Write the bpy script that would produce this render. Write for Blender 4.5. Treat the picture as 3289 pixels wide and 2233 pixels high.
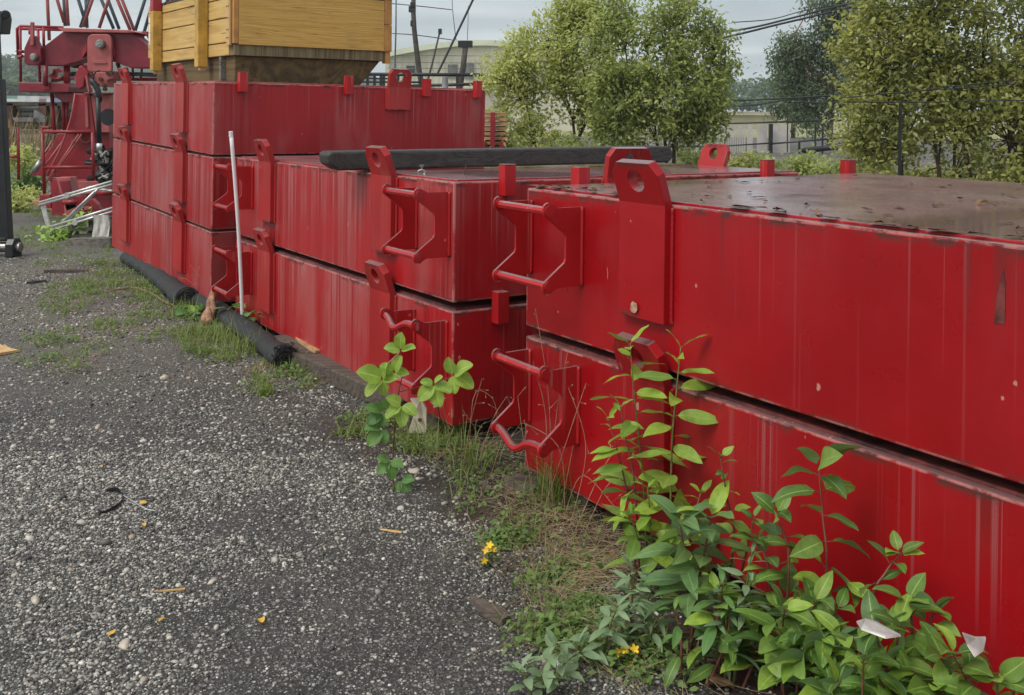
import bpy, bmesh, math, random
import numpy as np
from mathutils import Vector, Matrix
random.seed(7); RNG = np.random.default_rng(11)
SC = bpy.context.scene; COL = SC.collection
for o in list(bpy.data.objects): bpy.data.objects.remove(o)
rad = math.radians

# ------------------------------------------------------------------ camera
FOC, PITCH, ROLL, EYE = 3124.46, 0.01532987, 0.00828624, 1.65     # fitted on the box corners (photo pixels, radians, metres)
_R = np.array([1., 0, 0]); _F = np.array([0, math.cos(PITCH), -math.sin(PITCH)]); _U = np.array([0, math.sin(PITCH), math.cos(PITCH)])
CR = math.cos(ROLL) * _R + math.sin(ROLL) * _U; CU = -math.sin(ROLL) * _R + math.cos(ROLL) * _U; CF = _F
cd = bpy.data.cameras.new('camera'); cam = bpy.data.objects.new('camera', cd); COL.objects.link(cam)
cd.sensor_width = 36; cd.sensor_fit = 'HORIZONTAL'; cd.lens = FOC / 3289 * 36; cd.shift_y = -0.21859
cd.clip_start = .05; cd.clip_end = 4000
cam.matrix_world = Matrix(((CR[0], CU[0], -CF[0], 0), (CR[1], CU[1], -CF[1], 0), (CR[2], CU[2], -CF[2], EYE), (0, 0, 0, 1)))
SC.camera = cam

# ------------------------------------------------------------------ nodes
class NT:
    def __init__(s, tree): s.t = tree; s.n = tree.nodes; s.l = tree.links; s.n.clear()
    def new(s, typ, **kw):
        n = s.n.new(typ)
        for k, v in kw.items():
            if k.startswith('i_'):
                key = k[2:]; key = int(key) if key.isdigit() else key
                if hasattr(v, 'is_output'): s.l.new(v, n.inputs[key])
                else: n.inputs[key].default_value = v
            else: setattr(n, k, v)
        return n
    def val(s, n, sock, v):
        if hasattr(v, 'is_output'): s.l.new(v, n.inputs[sock])
        else: n.inputs[sock].default_value = v
    def math(s, op, a, b=0.0, c=None, clamp=False):
        n = s.n.new('ShaderNodeMath'); n.operation = op; n.use_clamp = clamp
        s.val(n, 0, a); s.val(n, 1, b)
        if c is not None: s.val(n, 2, c)
        return n.outputs[0]
    def vmath(s, op, a, b=(0, 0, 0)):
        n = s.n.new('ShaderNodeVectorMath'); n.operation = op; s.val(n, 0, a); s.val(n, 1, b); return n.outputs[0]
    def noise(s, vec, scale=5, detail=4, rough=.5, dist=0):
        n = s.n.new('ShaderNodeTexNoise'); s.val(n, 'Vector', vec); s.val(n, 'Scale', scale); n.inputs['Detail'].default_value = detail
        n.inputs['Roughness'].default_value = rough; n.inputs['Distortion'].default_value = dist; return n.outputs['Fac']
    def voro(s, vec, scale=5, feat='F1', out='Distance', rnd=1.0):
        n = s.n.new('ShaderNodeTexVoronoi'); n.feature = feat; s.val(n, 'Vector', vec); s.val(n, 'Scale', scale); n.inputs['Randomness'].default_value = rnd
        return n.outputs[out]
    def ss(s, x, a, b):           # smoothstep
        n = s.n.new('ShaderNodeMapRange'); n.interpolation_type = 'SMOOTHSTEP'
        s.val(n, 'Value', x); n.inputs['From Min'].default_value = a; n.inputs['From Max'].default_value = b; return n.outputs[0]
    def mix(s, f, a, b, mode='MIX'):
        n = s.n.new('ShaderNodeMix'); n.data_type = 'RGBA'; n.blend_type = mode; n.clamp_factor = True
        s.val(n, 0, f); s.val(n, 6, a if hasattr(a, 'is_output') else (*a, 1)); s.val(n, 7, b if hasattr(b, 'is_output') else (*b, 1)); return n.outputs[2]
    def ramp(s, f, pts):
        n = s.n.new('ShaderNodeValToRGB'); e = n.color_ramp.elements
        while len(e) < len(pts): e.new(.5)
        for el, (p, c) in zip(e, pts): el.position = p; el.color = (*c, 1)
        s.val(n, 0, f); return n.outputs[0]
    def scale(s, vec, v): return s.vmath('MULTIPLY', vec, v)
    def bump(s, h, strength=.3, dist=.02):
        n = s.n.new('ShaderNodeBump'); s.val(n, 'Height', h); n.inputs['Strength'].default_value = strength; n.inputs['Distance'].default_value = dist; return n.outputs[0]

def newmat(name):
    m = bpy.data.materials.new(name); m.use_nodes = True; t = NT(m.node_tree)
    out = t.new('ShaderNodeOutputMaterial'); b = t.new('ShaderNodeBsdfPrincipled'); t.l.new(b.outputs[0], out.inputs[0])
    return m, t, b, out

# ------------------------------------------------------------------ world: overcast Nishita sky with a broken cloud layer
SUN_EL, SUN_AZ = rad(52), rad(-128)       # azimuth from +Y (view direction), negative = left: light from behind the camera's left shoulder
w = bpy.data.worlds.new('World'); SC.world = w; w.use_nodes = True
t = NT(w.node_tree); out = t.new('ShaderNodeOutputWorld'); bg = t.new('ShaderNodeBackground'); t.l.new(bg.outputs[0], out.inputs[0])
sky = t.new('ShaderNodeTexSky', sky_type='NISHITA'); sky.sun_disc = False; sky.sun_elevation = SUN_EL; sky.sun_rotation = SUN_AZ
sky.air_density = 1.2; sky.dust_density = 3; sky.ozone_density = 1.5
tc = t.new('ShaderNodeTexCoord'); d = tc.outputs['Generated']
sep = t.new('ShaderNodeSeparateXYZ'); t.l.new(d, sep.inputs[0])
zz = t.math('ADD', t.math('MAXIMUM', sep.outputs[2], 0), .09)
dv = t.new('ShaderNodeCombineXYZ'); t.l.new(t.math('DIVIDE', sep.outputs[0], zz), dv.inputs[0]); t.l.new(t.math('DIVIDE', sep.outputs[1], zz), dv.inputs[1])
n1 = t.noise(dv.outputs[0], .42, 7, .58, .6); n2 = t.noise(d, 3.0, 5, .55)
cl = t.math('ADD', t.math('MULTIPLY', n1, .75), t.math('MULTIPLY', n2, .25))
cloud = t.ramp(cl, [(.34, (2.5, 3.1, 3.5)), (.46, (4.0, 4.65, 5.05)), (.56, (6.0, 6.5, 6.8)), (.68, (9.2, 9.5, 9.5))])
low = t.math('SUBTRACT', 1, t.ss(sep.outputs[2], .0, .3))
cloud = t.mix(t.math('MULTIPLY', low, .35), cloud, (7.2, 7.9, 8.1))
sdir = (math.sin(SUN_AZ) * math.cos(SUN_EL), math.cos(SUN_AZ) * math.cos(SUN_EL), math.sin(SUN_EL))
dt = t.new('ShaderNodeVectorMath', operation='DOT_PRODUCT'); t.l.new(d, dt.inputs[0]); dt.inputs[1].default_value = sdir       # cloud deck glows round the veiled sun
gl = t.math('POWER', t.math('MAXIMUM', dt.outputs['Value'], 0), 3.0); cloud = t.mix(gl, cloud, (13, 13, 12.6))
t.l.new(t.mix(.88, sky.outputs[0], cloud), bg.inputs[0]); bg.inputs[1].default_value = .1
sl = bpy.data.lights.new('sun', 'SUN'); sl.energy = 1.5; sl.angle = rad(24); sl.color = (1, .965, .92)
so = bpy.data.objects.new('sun', sl); COL.objects.link(so)
sd = Vector((math.sin(SUN_AZ) * math.cos(SUN_EL), math.cos(SUN_AZ) * math.cos(SUN_EL), math.sin(SUN_EL)))
so.rotation_euler = sd.to_track_quat('Z', 'Y').to_euler()
vs = SC.view_settings; vs.view_transform = 'Standard'; vs.look = 'None'; vs.exposure = .36; vs.gamma = 1; vs.use_curve_mapping = False
SC.cycles.max_bounces = 6; SC.cycles.transparent_max_bounces = 6

# ------------------------------------------------------------------ measuring helpers (photo pixel + distance -> point)
def ray(u, v): return CF + CR * ((u - 1644.5) / FOC) + CU * ((397.55 - v) / FOC)
def N(u, v, Y):                    # photo pixel at distance Y ahead
    r = ray(u, v); return np.array([0, 0, EYE]) + r * (Y / r[1])
def gp(u, v, z=0.):                # 2324-px sheet pixel dropped to height z
    r = ray(u * 1.41523, v * 1.41523); return np.array([0, 0, EYE]) + r * ((z - EYE) / r[2])
def at(u, v, Y): return N(u * 1.41523, v * 1.41523, Y)

# ------------------------------------------------------------------ mesh helpers
def unit(v): v = np.asarray(v, float); return v / (np.linalg.norm(v) + 1e-12)
def perp(dv):
    dv = unit(dv); a = np.array([0, 0, 1.]) if abs(dv[2]) < .9 else np.array([1., 0, 0]); x = unit(np.cross(a, dv)); return x, np.cross(dv, x)
class MB:
    def __init__(s): s.V = []; s.F = []; s.n = 0
    def add(s, V, F):
        V = np.asarray(V, float).reshape(-1, 3); s.V.append(V); s.F += [tuple(int(i) + s.n for i in f) for f in F]; s.n += len(V); return s
    def box(s, lo, hi):
        (a, b, c), (d_, e, f) = lo, hi
        s.add([(a, b, c), (d_, b, c), (d_, e, c), (a, e, c), (a, b, f), (d_, b, f), (d_, e, f), (a, e, f)],
              [(0, 3, 2, 1), (4, 5, 6, 7), (0, 1, 5, 4), (1, 2, 6, 5), (2, 3, 7, 6), (3, 0, 4, 7)]); return s
    def bar(s, p, q, wd, ht, up=(0, 0, 1)):
        p = np.asarray(p, float); q = np.asarray(q, float); dr = unit(q - p); x = unit(np.cross(dr, up)); u = np.cross(x, dr)
        V = [e + x * a * wd / 2 + u * b * ht / 2 for e in (p, q) for a, b in ((-1, -1), (1, -1), (1, 1), (-1, 1))]
        s.add(V, [(3, 2, 1, 0), (4, 5, 6, 7), (0, 1, 5, 4), (1, 2, 6, 5), (2, 3, 7, 6), (3, 0, 4, 7)]); return s
    def tube(s, path, r, n=8, caps=True):
        path = [np.asarray(p, float) for p in path]; m = len(path); rr = r if hasattr(r, '__len__') else [r] * m; V = []; x = None
        for i, p in enumerate(path):
            dr = unit(path[min(i + 1, m - 1)] - path[max(i - 1, 0)])
            if x is None: x, _ = perp(dr)
            x = unit(x - dr * np.dot(x, dr)); y = np.cross(dr, x)
            for k in range(n): a = 2 * math.pi * k / n; V.append(p + (x * math.cos(a) + y * math.sin(a)) * rr[i])
        F = [(i * n + k, i * n + (k + 1) % n, (i + 1) * n + (k + 1) % n, (i + 1) * n + k) for i in range(m - 1) for k in range(n)]
        if caps: F += [tuple(range(n))[::-1], tuple((m - 1) * n + k for k in range(n))]
        s.add(V, F); return s
    def prism(s, pts, ext, hole=None):     # polygon + extrusion; hole: ring with the same number of points
        P = np.asarray(pts, float); n = len(P); e = np.asarray(ext, float)
        if hole is None:
            s.add(np.vstack([P, P + e]), [tuple(range(n))[::-1], tuple(range(n, 2 * n))] + [(i, (i + 1) % n, n + (i + 1) % n, n + i) for i in range(n)])
        else:
            Hh = np.asarray(hole, float); V = np.vstack([P, P + e, Hh, Hh + e]); F = []
            for i in range(n):
                j = (i + 1) % n
                F += [(i, j, n + j, n + i), (2 * n + j, 2 * n + i, 3 * n + i, 3 * n + j), (j, i, 2 * n + i, 2 * n + j), (n + i, n + j, 3 * n + j, 3 * n + i)]
            s.add(V, F)
        return s
    def cyl(s, p, q, r, n=16): return s.tube([p, q], r, n)
    def build(s, name, m, parent=None, bevel=0, smooth=False, fix=True):
        me = bpy.data.meshes.new(name); me.from_pydata(np.vstack(s.V).tolist(), [], s.F)
        if fix:
            b = bmesh.new(); b.from_mesh(me); bmesh.ops.recalc_face_normals(b, faces=b.faces); b.to_mesh(me); b.free()
        return link(name, me, m, parent, bevel, smooth)
def link(name, me, m, parent=None, bevel=0, smooth=False):
    me.materials.append(m)
    if smooth: me.polygons.foreach_set('use_smooth', [True] * len(me.polygons))
    o = bpy.data.objects.new(name, me); COL.objects.link(o)
    if parent is not None: o.parent = parent
    if bevel:
        md = o.modifiers.new('edge', 'BEVEL'); md.width = bevel; md.segments = 2; md.limit_method = 'ANGLE'; md.angle_limit = rad(40)
    return o
def smooth_angle(o, deg=40):
    try: o.data.shade_smooth() if False else None
    except Exception: pass
    o.data.polygons.foreach_set('use_smooth', [True] * len(o.data.polygons))
    b = bmesh.new(); b.from_mesh(o.data)
    for e in b.edges:
        if len(e.link_faces) == 2 and e.calc_face_angle(0) > rad(deg): e.smooth = False
    b.to_mesh(o.data); b.free(); return o
def mesh_np(name, V, F, m, parent=None, smooth=False, attrs=None):
    V = np.ascontiguousarray(V, np.float32).reshape(-1, 3); F = np.ascontiguousarray(F, np.int32); k = F.shape[1]
    me = bpy.data.meshes.new(name); me.vertices.add(len(V)); me.vertices.foreach_set('co', V.ravel())
    me.loops.add(F.size); me.loops.foreach_set('vertex_index', F.ravel()); me.polygons.add(len(F))
    me.polygons.foreach_set('loop_start', np.arange(0, F.size, k, dtype=np.int32))
    me.update(calc_edges=True); me.validate()
    for nm, arr in (attrs or {}).items():
        a = me.attributes.new(nm, 'FLOAT', 'POINT'); a.data.foreach_set('value', np.ascontiguousarray(arr, np.float32))
    if smooth: me.polygons.foreach_set('use_smooth', np.ones(len(F), bool))
    return link(name, me, m, parent)
def tag(o, label=None, cat=None, group=None, kind=None):
    if label: o['label'] = label
    if cat: o['category'] = cat
    if group: o['group'] = group
    if kind: o['kind'] = kind
    return o
def thing(name, label, cat, loc=(0, 0, 0), group=None, rz=0):
    o = bpy.data.objects.new(name, None); COL.objects.link(o); o.empty_display_size = .1
    o.location = loc; o.rotation_euler = (0, 0, rz); return tag(o, label, cat, group)

# ------------------------------------------------------------------ materials
def red_paint(name, base, chalk, chalkcol, topdirt=.5, rough=.36, edge=.7):
    m, t, b, out = newmat(name)
    tc = t.new('ShaderNodeTexCoord'); P = tc.outputs['Object']; oi = t.new('ShaderNodeObjectInfo')
    off = t.new('ShaderNodeCombineXYZ'); t.l.new(t.math('MULTIPLY', oi.outputs['Random'], 37), off.inputs[0]); t.l.new(t.math('MULTIPLY', oi.outputs['Random'], 19), off.inputs[1])
    Q = t.vmath('ADD', P, off.outputs[0])
    geo = t.new('ShaderNodeNewGeometry'); nz = t.new('ShaderNodeSeparateXYZ'); t.l.new(tc.outputs['Normal'], nz.inputs[0])
    top = t.ss(nz.outputs[2], .6, .9)
    gz = t.new('ShaderNodeSeparateXYZ'); t.l.new(tc.outputs['Generated'], gz.inputs[0]); z = gz.outputs[2]
    blot = t.noise(Q, 1.3, 4, .6); blot2 = t.noise(Q, 6, 5, .65)
    s1 = t.noise(t.scale(Q, (13, 13, .16)), 1, 5, .68); s2 = t.noise(t.scale(Q, (52, 52, .4)), 1, 4, .65); s3 = t.noise(t.scale(Q, (3.2, 3.2, .1)), 1, 3, .5)
    st = t.math('ADD', t.math('MULTIPLY', s1, .44), t.math('ADD', t.math('MULTIPLY', s2, .42), t.math('MULTIPLY', s3, .14)))
    lo = .565 - .13 * chalk
    st = t.ss(st, lo + .01, lo + .09)
    fade = t.math('ADD', .42, t.math('MULTIPLY', t.ss(z, .15, 1.0), .58))
    fade = t.math('MULTIPLY', fade, t.math('ADD', .16, t.math('MULTIPLY', t.ss(blot, .40, .60), .84)))
    st = t.math('MULTIPLY', t.math('MULTIPLY', st, fade), t.math('SUBTRACT', 1, top)); st = t.math('MULTIPLY', st, t.math('SUBTRACT', 1, t.math('MULTIPLY', t.math('ABSOLUTE', nz.outputs[0]), .6)))
    red = t.mix(t.ss(blot, .35, .65), base, tuple(c * f for c, f in zip(base, (.78, .6, .6))))
    red = t.mix(t.math('MULTIPLY', t.ss(blot2, .5, .75), .25), red, tuple(c * f for c, f in zip(base, (1.06, 2.0, 1.8))))
    red = t.mix(t.math('MULTIPLY', t.ss(t.noise(t.scale(Q, (1.6, 1.6, .5)), 1, 4, .6), .46, .66), .42 * chalk), red, chalkcol)
    c = t.mix(t.math('MULTIPLY', st, .27 + .45 * chalk), red, chalkcol)
    # dark run marks below the top edge
    dr = t.noise(t.scale(Q, (15, 15, .3)), 1, 3, .5); dr = t.math('MULTIPLY', t.ss(dr, .60, .68), t.math('SUBTRACT', 1, top))
    dr = t.math('MULTIPLY', dr, t.ss(z, .45, 1.0)); c = t.mix(t.math('MULTIPLY', dr, .5), c, (.10, .02, .018))
    # chips
    ch = t.voro(t.scale(Q, (1, 1, .6)), 9); cn = t.noise(Q, 70, 4, .7); csz = t.noise(Q, 4, 2, .5)
    chips = t.math('LESS_THAN', t.math('ADD', ch, t.math('MULTIPLY', cn, .16)), t.math('MULTIPLY', csz, .235))
    lnq = t.noise(t.scale(Q, (42, 42, .05)), 1, 3, .6); lcl = t.ss(t.noise(t.scale(Q, (3.4, 3.4, .0)), 1, 3, .6), .47, .58); lln = t.noise(t.scale(Q, (11, 11, 0)), 1, 1, .5)
    ln_ = t.math('MULTIPLY', t.ss(lnq, .575, .61), t.math('MULTIPLY', lcl, t.ss(t.math('SUBTRACT', z, t.math('SUBTRACT', lln, .35)), .0, .7)))
    ln_ = t.math('MULTIPLY', ln_, t.math('SUBTRACT', 1, top)); c = t.mix(t.math('MULTIPLY', ln_, .62), c, tuple(x * .9 for x in chalkcol))
    sc = t.noise(t.scale(Q, (40, 40, 8)), 1, 2, .5); scr = t.ss(sc, .77, .79)
    c = t.mix(t.math('MULTIPLY', t.math('MAXIMUM', chips, scr), .75), c, (.5, .26, .2))
    # rust and grime along the upper and lower rims
    rim = t.math('MAXIMUM', t.ss(z, .93, .985), t.ss(t.math('SUBTRACT', 1, z), .96, .992)); rn = t.noise(t.scale(Q, (7, 7, 16)), 1, 6, .7)
    rn2 = t.math('MULTIPLY', rim, t.ss(rn, .48, .58)); c = t.mix(t.math('MULTIPLY', rn2, .9), c, (.045, .022, .016))
    # the top sheet: pink-grey sky sheen painted into the colour, dirt and rust scale
    tn = t.noise(Q, 2.2, 6, .65); tn2 = t.noise(Q, 17, 5, .7)
    tcol = t.ramp(tn, [(.3, (.20, .075, .078)), (.52, (.25, .145, .145)), (.7, (.29, .20, .19))])
    wet = t.math('MULTIPLY', top, t.ss(t.math('ADD', t.noise(Q, 1.1, 3, .5), t.math('MULTIPLY', tn, .25)), .58, .80)); tcol = t.mix(t.math('MULTIPLY', wet, .55), tcol, (.105, .040, .042))
    fl = t.voro(t.scale(Q, (1, 1, 1)), 34); tcol = t.mix(t.math('MULTIPLY', t.math('LESS_THAN', t.math('ADD', fl, t.math('MULTIPLY', tn2, .3)), .26), .7), tcol, (.42, .33, .3))
    tcol = t.mix(t.math('MULTIPLY', t.ss(tn2, .60, .68), topdirt), tcol, (.055, .04, .032))
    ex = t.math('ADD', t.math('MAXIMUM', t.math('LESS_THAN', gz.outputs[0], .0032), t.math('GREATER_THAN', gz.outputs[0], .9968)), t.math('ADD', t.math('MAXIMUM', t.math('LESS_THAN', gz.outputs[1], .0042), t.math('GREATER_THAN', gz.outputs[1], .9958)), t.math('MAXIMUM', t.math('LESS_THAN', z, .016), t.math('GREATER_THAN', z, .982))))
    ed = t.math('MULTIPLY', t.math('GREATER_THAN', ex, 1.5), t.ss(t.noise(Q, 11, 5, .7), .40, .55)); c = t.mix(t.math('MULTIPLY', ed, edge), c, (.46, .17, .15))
    c = t.mix(top, c, tcol)
    t.l.new(c, b.inputs['Base Color']); b.inputs['Specular IOR Level'].default_value = .38
    r = t.math('ADD', rough, t.math('MULTIPLY', st, .22)); r = t.math('ADD', r, t.math('MULTIPLY', t.math('SUBTRACT', blot2, .5), .2))
    r = t.math('ADD', r, t.math('MULTIPLY', rn2, .4)); tr_ = t.math('ADD', .19, t.math('MULTIPLY', t.math('SUBTRACT', tn2, .5), .3)); tr_ = t.math('MULTIPLY', tr_, t.math('SUBTRACT', 1, t.math('MULTIPLY', wet, .55)))
    mr = t.new('ShaderNodeMix'); t.val(mr, 0, top); t.val(mr, 2, r); t.val(mr, 3, tr_); t.l.new(mr.outputs[0], b.inputs['Roughness'])
    h = t.math('ADD', t.math('MULTIPLY', t.noise(Q, 2.4, 2, .4), 1.0), t.math('MULTIPLY', blot2, .10)); h = t.math('SUBTRACT', h, t.math('MULTIPLY', chips, .02))
    bp_ = t.new('ShaderNodeBump'); t.l.new(h, bp_.inputs['Height']); bp_.inputs['Distance'].default_value = .012; t.l.new(t.math('MULTIPLY', t.math('SUBTRACT', 1, t.math('MULTIPLY', top, .93)), .35), bp_.inputs['Strength']); t.l.new(bp_.outputs[0], b.inputs['Normal'])
    return m
M = {}
CH = (.40, .155, .15)
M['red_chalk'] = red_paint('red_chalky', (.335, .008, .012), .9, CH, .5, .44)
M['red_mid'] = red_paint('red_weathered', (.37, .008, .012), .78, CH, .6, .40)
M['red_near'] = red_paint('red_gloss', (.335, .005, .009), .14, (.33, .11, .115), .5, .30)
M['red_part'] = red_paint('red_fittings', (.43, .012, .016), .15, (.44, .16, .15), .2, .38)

def simple(name, col, rough=.6, metal=0, var=.25, scale=12, bump=.1, stretch=(1, 1, 1), col2=None, spots=None):
    m, t, b, out = newmat(name); tc = t.new('ShaderNodeTexCoord'); P = t.scale(tc.outputs['Object'], stretch)
    n = t.noise(P, scale, 6, .65); n2 = t.noise(P, scale * .22, 4, .6)
    c2 = col2 or tuple(max(0, c * (1 - var * 1.6)) for c in col); c1 = tuple(c * (1 + var * .6) for c in col)
    c = t.mix(t.ss(t.math('ADD', t.math('MULTIPLY', n, .6), t.math('MULTIPLY', n2, .4)), .36, .64), c2, c1)
    if spots: c = t.mix(t.ss(t.noise(P, scale * 1.7, 5, .7), .6, .68), c, spots)
    t.l.new(c, b.inputs['Base Color']); b.inputs['Metallic'].default_value = metal
    t.l.new(t.math('ADD', rough - .1, t.math('MULTIPLY', n, .2)), b.inputs['Roughness'])
    if bump: t.l.new(t.bump(n, bump * 2, .01), b.inputs['Normal'])
    return m
def wood(name, col, dark, rough=.75, axis=0, grain=30, knots=.0, peel=None):
    m, t, b, out = newmat(name); tc = t.new('ShaderNodeTexCoord'); st = [grain] * 3; st[axis] = grain * .05
    P = tc.outputs['Object']; Q = t.scale(P, st)
    n = t.noise(Q, 1, 6, .6, .8); n2 = t.noise(P, 3, 4, .6)
    wv = t.math('ABSOLUTE', t.math('SINE', t.math('MULTIPLY', t.noise(t.scale(P, [s_ * .12 for s_ in st]), 1, 2, .5, .4), 60)))
    f = t.math('ADD', t.math('MULTIPLY', n, .65), t.math('ADD', t.math('MULTIPLY', n2, .25), t.math('MULTIPLY', wv, .12)))
    c = t.mix(t.ss(f, .36, .66), dark, col)
    cr = t.ss(t.noise(t.scale(Q, (2.2, 2.2, 2.2)), 1, 3, .5), .64, .72); c = t.mix(t.math('MULTIPLY', cr, .7), c, tuple(x * .35 for x in dark))
    ds = t.ss(t.noise(t.scale(Q, (1.3, 1.3, 1.3)), 1, 5, .75), .63, .67); c = t.mix(t.math('MULTIPLY', ds, .55), c, tuple(x * .25 for x in dark)); c = t.mix(t.math('MULTIPLY', t.ss(n2, .5, .75), .35), c, tuple(x * .75 for x in dark))
    if peel: c = t.mix(t.ss(t.noise(t.scale(P, (3, 3, 8)), 1, 6, .75), .665, .69), c, peel)
    t.l.new(c, b.inputs['Base Color']); b.inputs['Roughness'].default_value = rough
    t.l.new(t.bump(t.math('ADD', n, t.math('MULTIPLY', wv, .3)), .5, .006), b.inputs['Normal']); return m
M['rust'] = simple('rusty_steel', (.11, .05, .032), .85, 0, .5, 25, .3)
M['worn'] = simple('worn_primer', (.42, .24, .16), .8, 0, .4, 60, .2)
M['rust_top'] = simple('rusty_red_top', (.16, .03, .025), .8, 0, .5, 14, .3, spots=(.03, .018, .014))
M['black_beam'] = wood('black_timber', (.050, .043, .039), (.022, .019, .018), .55, 0, 30)
M['timber'] = wood('old_timber', (.115, .090, .070), (.045, .034, .027), .85, 0, 34)
M['timber_grey'] = wood('grey_timber', (.19, .175, .15), (.07, .062, .05), .85, 0, 34)
M['crate_panel'] = wood('yellow_plywood', (.62, .375, .095), (.49, .28, .06), .65, 1, 46, peel=(.27, .25, .26))
M['crate_board'] = wood('yellow_board', (.64, .43, .15), (.47, .28, .08), .65, 0, 20)
M['crate_pale'] = wood('pale_board', (.62, .42, .19), (.48, .28, .1), .6, 2, 20)
M['crate_steel'] = simple('yellow_steel', (.56, .33, .06), .5, 0, .2, 9, .05, spots=(.2, .09, .03))
M['crate_orange'] = simple('orange_trim', (.50, .235, .06), .55, 0, .2, 8, .05, spots=(.25, .1, .04))
M['crate_dark'] = wood('dirty_skid', (.16, .105, .04), (.065, .042, .02), .85, 0, 9)
M['crate_end'] = wood('end_grain', (.24, .19, .10), (.095, .072, .04), .9, 2, 26)
M['pvc'] = simple('white_pvc', (.80, .78, .78), .35, 0, .04, 8, .02)
M['alu'] = simple('aluminium', (.62, .62, .60), .38, .55, .15, 14, .05)
M['cream'] = simple('cream_plate', (.52, .47, .36), .6, 0, .15, 12, .05, spots=(.3, .22, .13))
M['fabric'] = simple('black_geotextile', (.026, .029, .031), .72, 0, .35, 90, .35)
M['black'] = simple('black_paint', (.013, .014, .018), .38, 0, .3, 10, .05)
M['rubber'] = simple('black_rubber', (.016, .016, .018), .45, 0, .3, 20, .1)
M['steel'] = simple('worn_steel', (.34, .33, .31), .42, .8, .3, 16, .1, spots=(.16, .1, .07))
M['canvas'] = simple('tan_canvas', (.36, .19, .12), .8, 0, .4, 20, .5, col2=(.17, .085, .055))
M['white_cloth'] = simple('white_plastic', (.60, .585, .54), .55, 0, .3, 9, .1, (1, 1, .4))
M['paper'] = simple('white_label', (.8, .8, .8), .5, 0, .03, 5, 0)
M['ink'] = simple('black_ink', (.02, .02, .02), .5, 0, 0, 5, 0)
M['crane_dark'] = simple('crane_red_dark', (.20, .010, .024), .42, 0, .22, 5, .04)
M['crane_red'] = simple('crane_red', (.30, .014, .024), .42, 0, .22, 5, .04)
M['crane_pink'] = simple('crane_faded', (.40, .095, .09), .5, 0, .2, 6, .04)
M['grey_steel'] = simple('slate_steel', (.085, .105, .125), .5, 0, .2, 6, .04)
M['cable'] = simple('cable', (.02, .022, .026), .6, 0, .1, 5, 0)
M['bark'] = simple('bark', (.10, .065, .045), .9, 0, .4, 30, .5, (1, 1, .3))
M['bark_pink'] = simple('pine_bark', (.27, .16, .125), .9, 0, .3, 14, .4, (1, 1, .3))
M['stem_red'] = simple('red_stem', (.17, .06, .035), .6, 0, .3, 30, .1)
M['stem_green'] = simple('green_stem', (.16, .17, .04), .6, 0, .3, 30, .1)
M['straw_stem'] = simple('dry_stem', (.34, .21, .12), .8, 0, .3, 30, .1)
M['yellow_petal'] = simple('yellow_petal', (.80, .50, .02), .6, 0, .15, 40, .05)
M['pale_wall'] = simple('weathered_cladding', (.56, .53, .44), .8, 0, .15, .6, .02, (1, 1, .25), col2=(.45, .44, .36))
M['roof_green'] = simple('pale_roof', (.56, .60, .47), .8, 0, .15, .4, .02)
M['shed_wall'] = simple('beige_wall', (.50, .46, .31), .8, 0, .1, .5, 0)
M['shed_roof'] = simple('brown_roof', (.25, .22, .15), .85, 0, .2, .5, 0)
M['dark_door'] = simple('dark_opening', (.045, .06, .05), .7, 0, .3, 1, 0)
M['pole_wood'] = simple('pole_wood', (.075, .06, .05), .9, 0, .3, 6, .1)
M['fence_pale'] = simple('galvanised_sheet', (.52, .49, .45), .6, .1, .12, 3, .03)
M['pipe_grey'] = simple('grey_pipe', (.20, .20, .20), .6, .2, .3, 3, .05)
M['cont_white'] = simple('white_container', (.66, .68, .70), .6, 0, .06, 1, 0)
M['cont_green'] = simple('green_container', (.18, .36, .28), .6, 0, .1, 1, 0)
M['cont_red'] = simple('red_container', (.36, .13, .12), .6, 0, .1, 1, 0)
M['cont_blue'] = simple('blue_container', (.17, .23, .42), .6, 0, .1, 1, 0)
M['house_wall'] = simple('grey_blue_siding', (.16, .19, .22), .8, 0, .15, 1, 0)
M['house_roof'] = simple('dark_shingle', (.045, .05, .055), .85, 0, .2, 2, .1)
M['lumber'] = wood('orange_lumber', (.46, .26, .13), (.26, .13, .06), .8, 0, 10)

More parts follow.
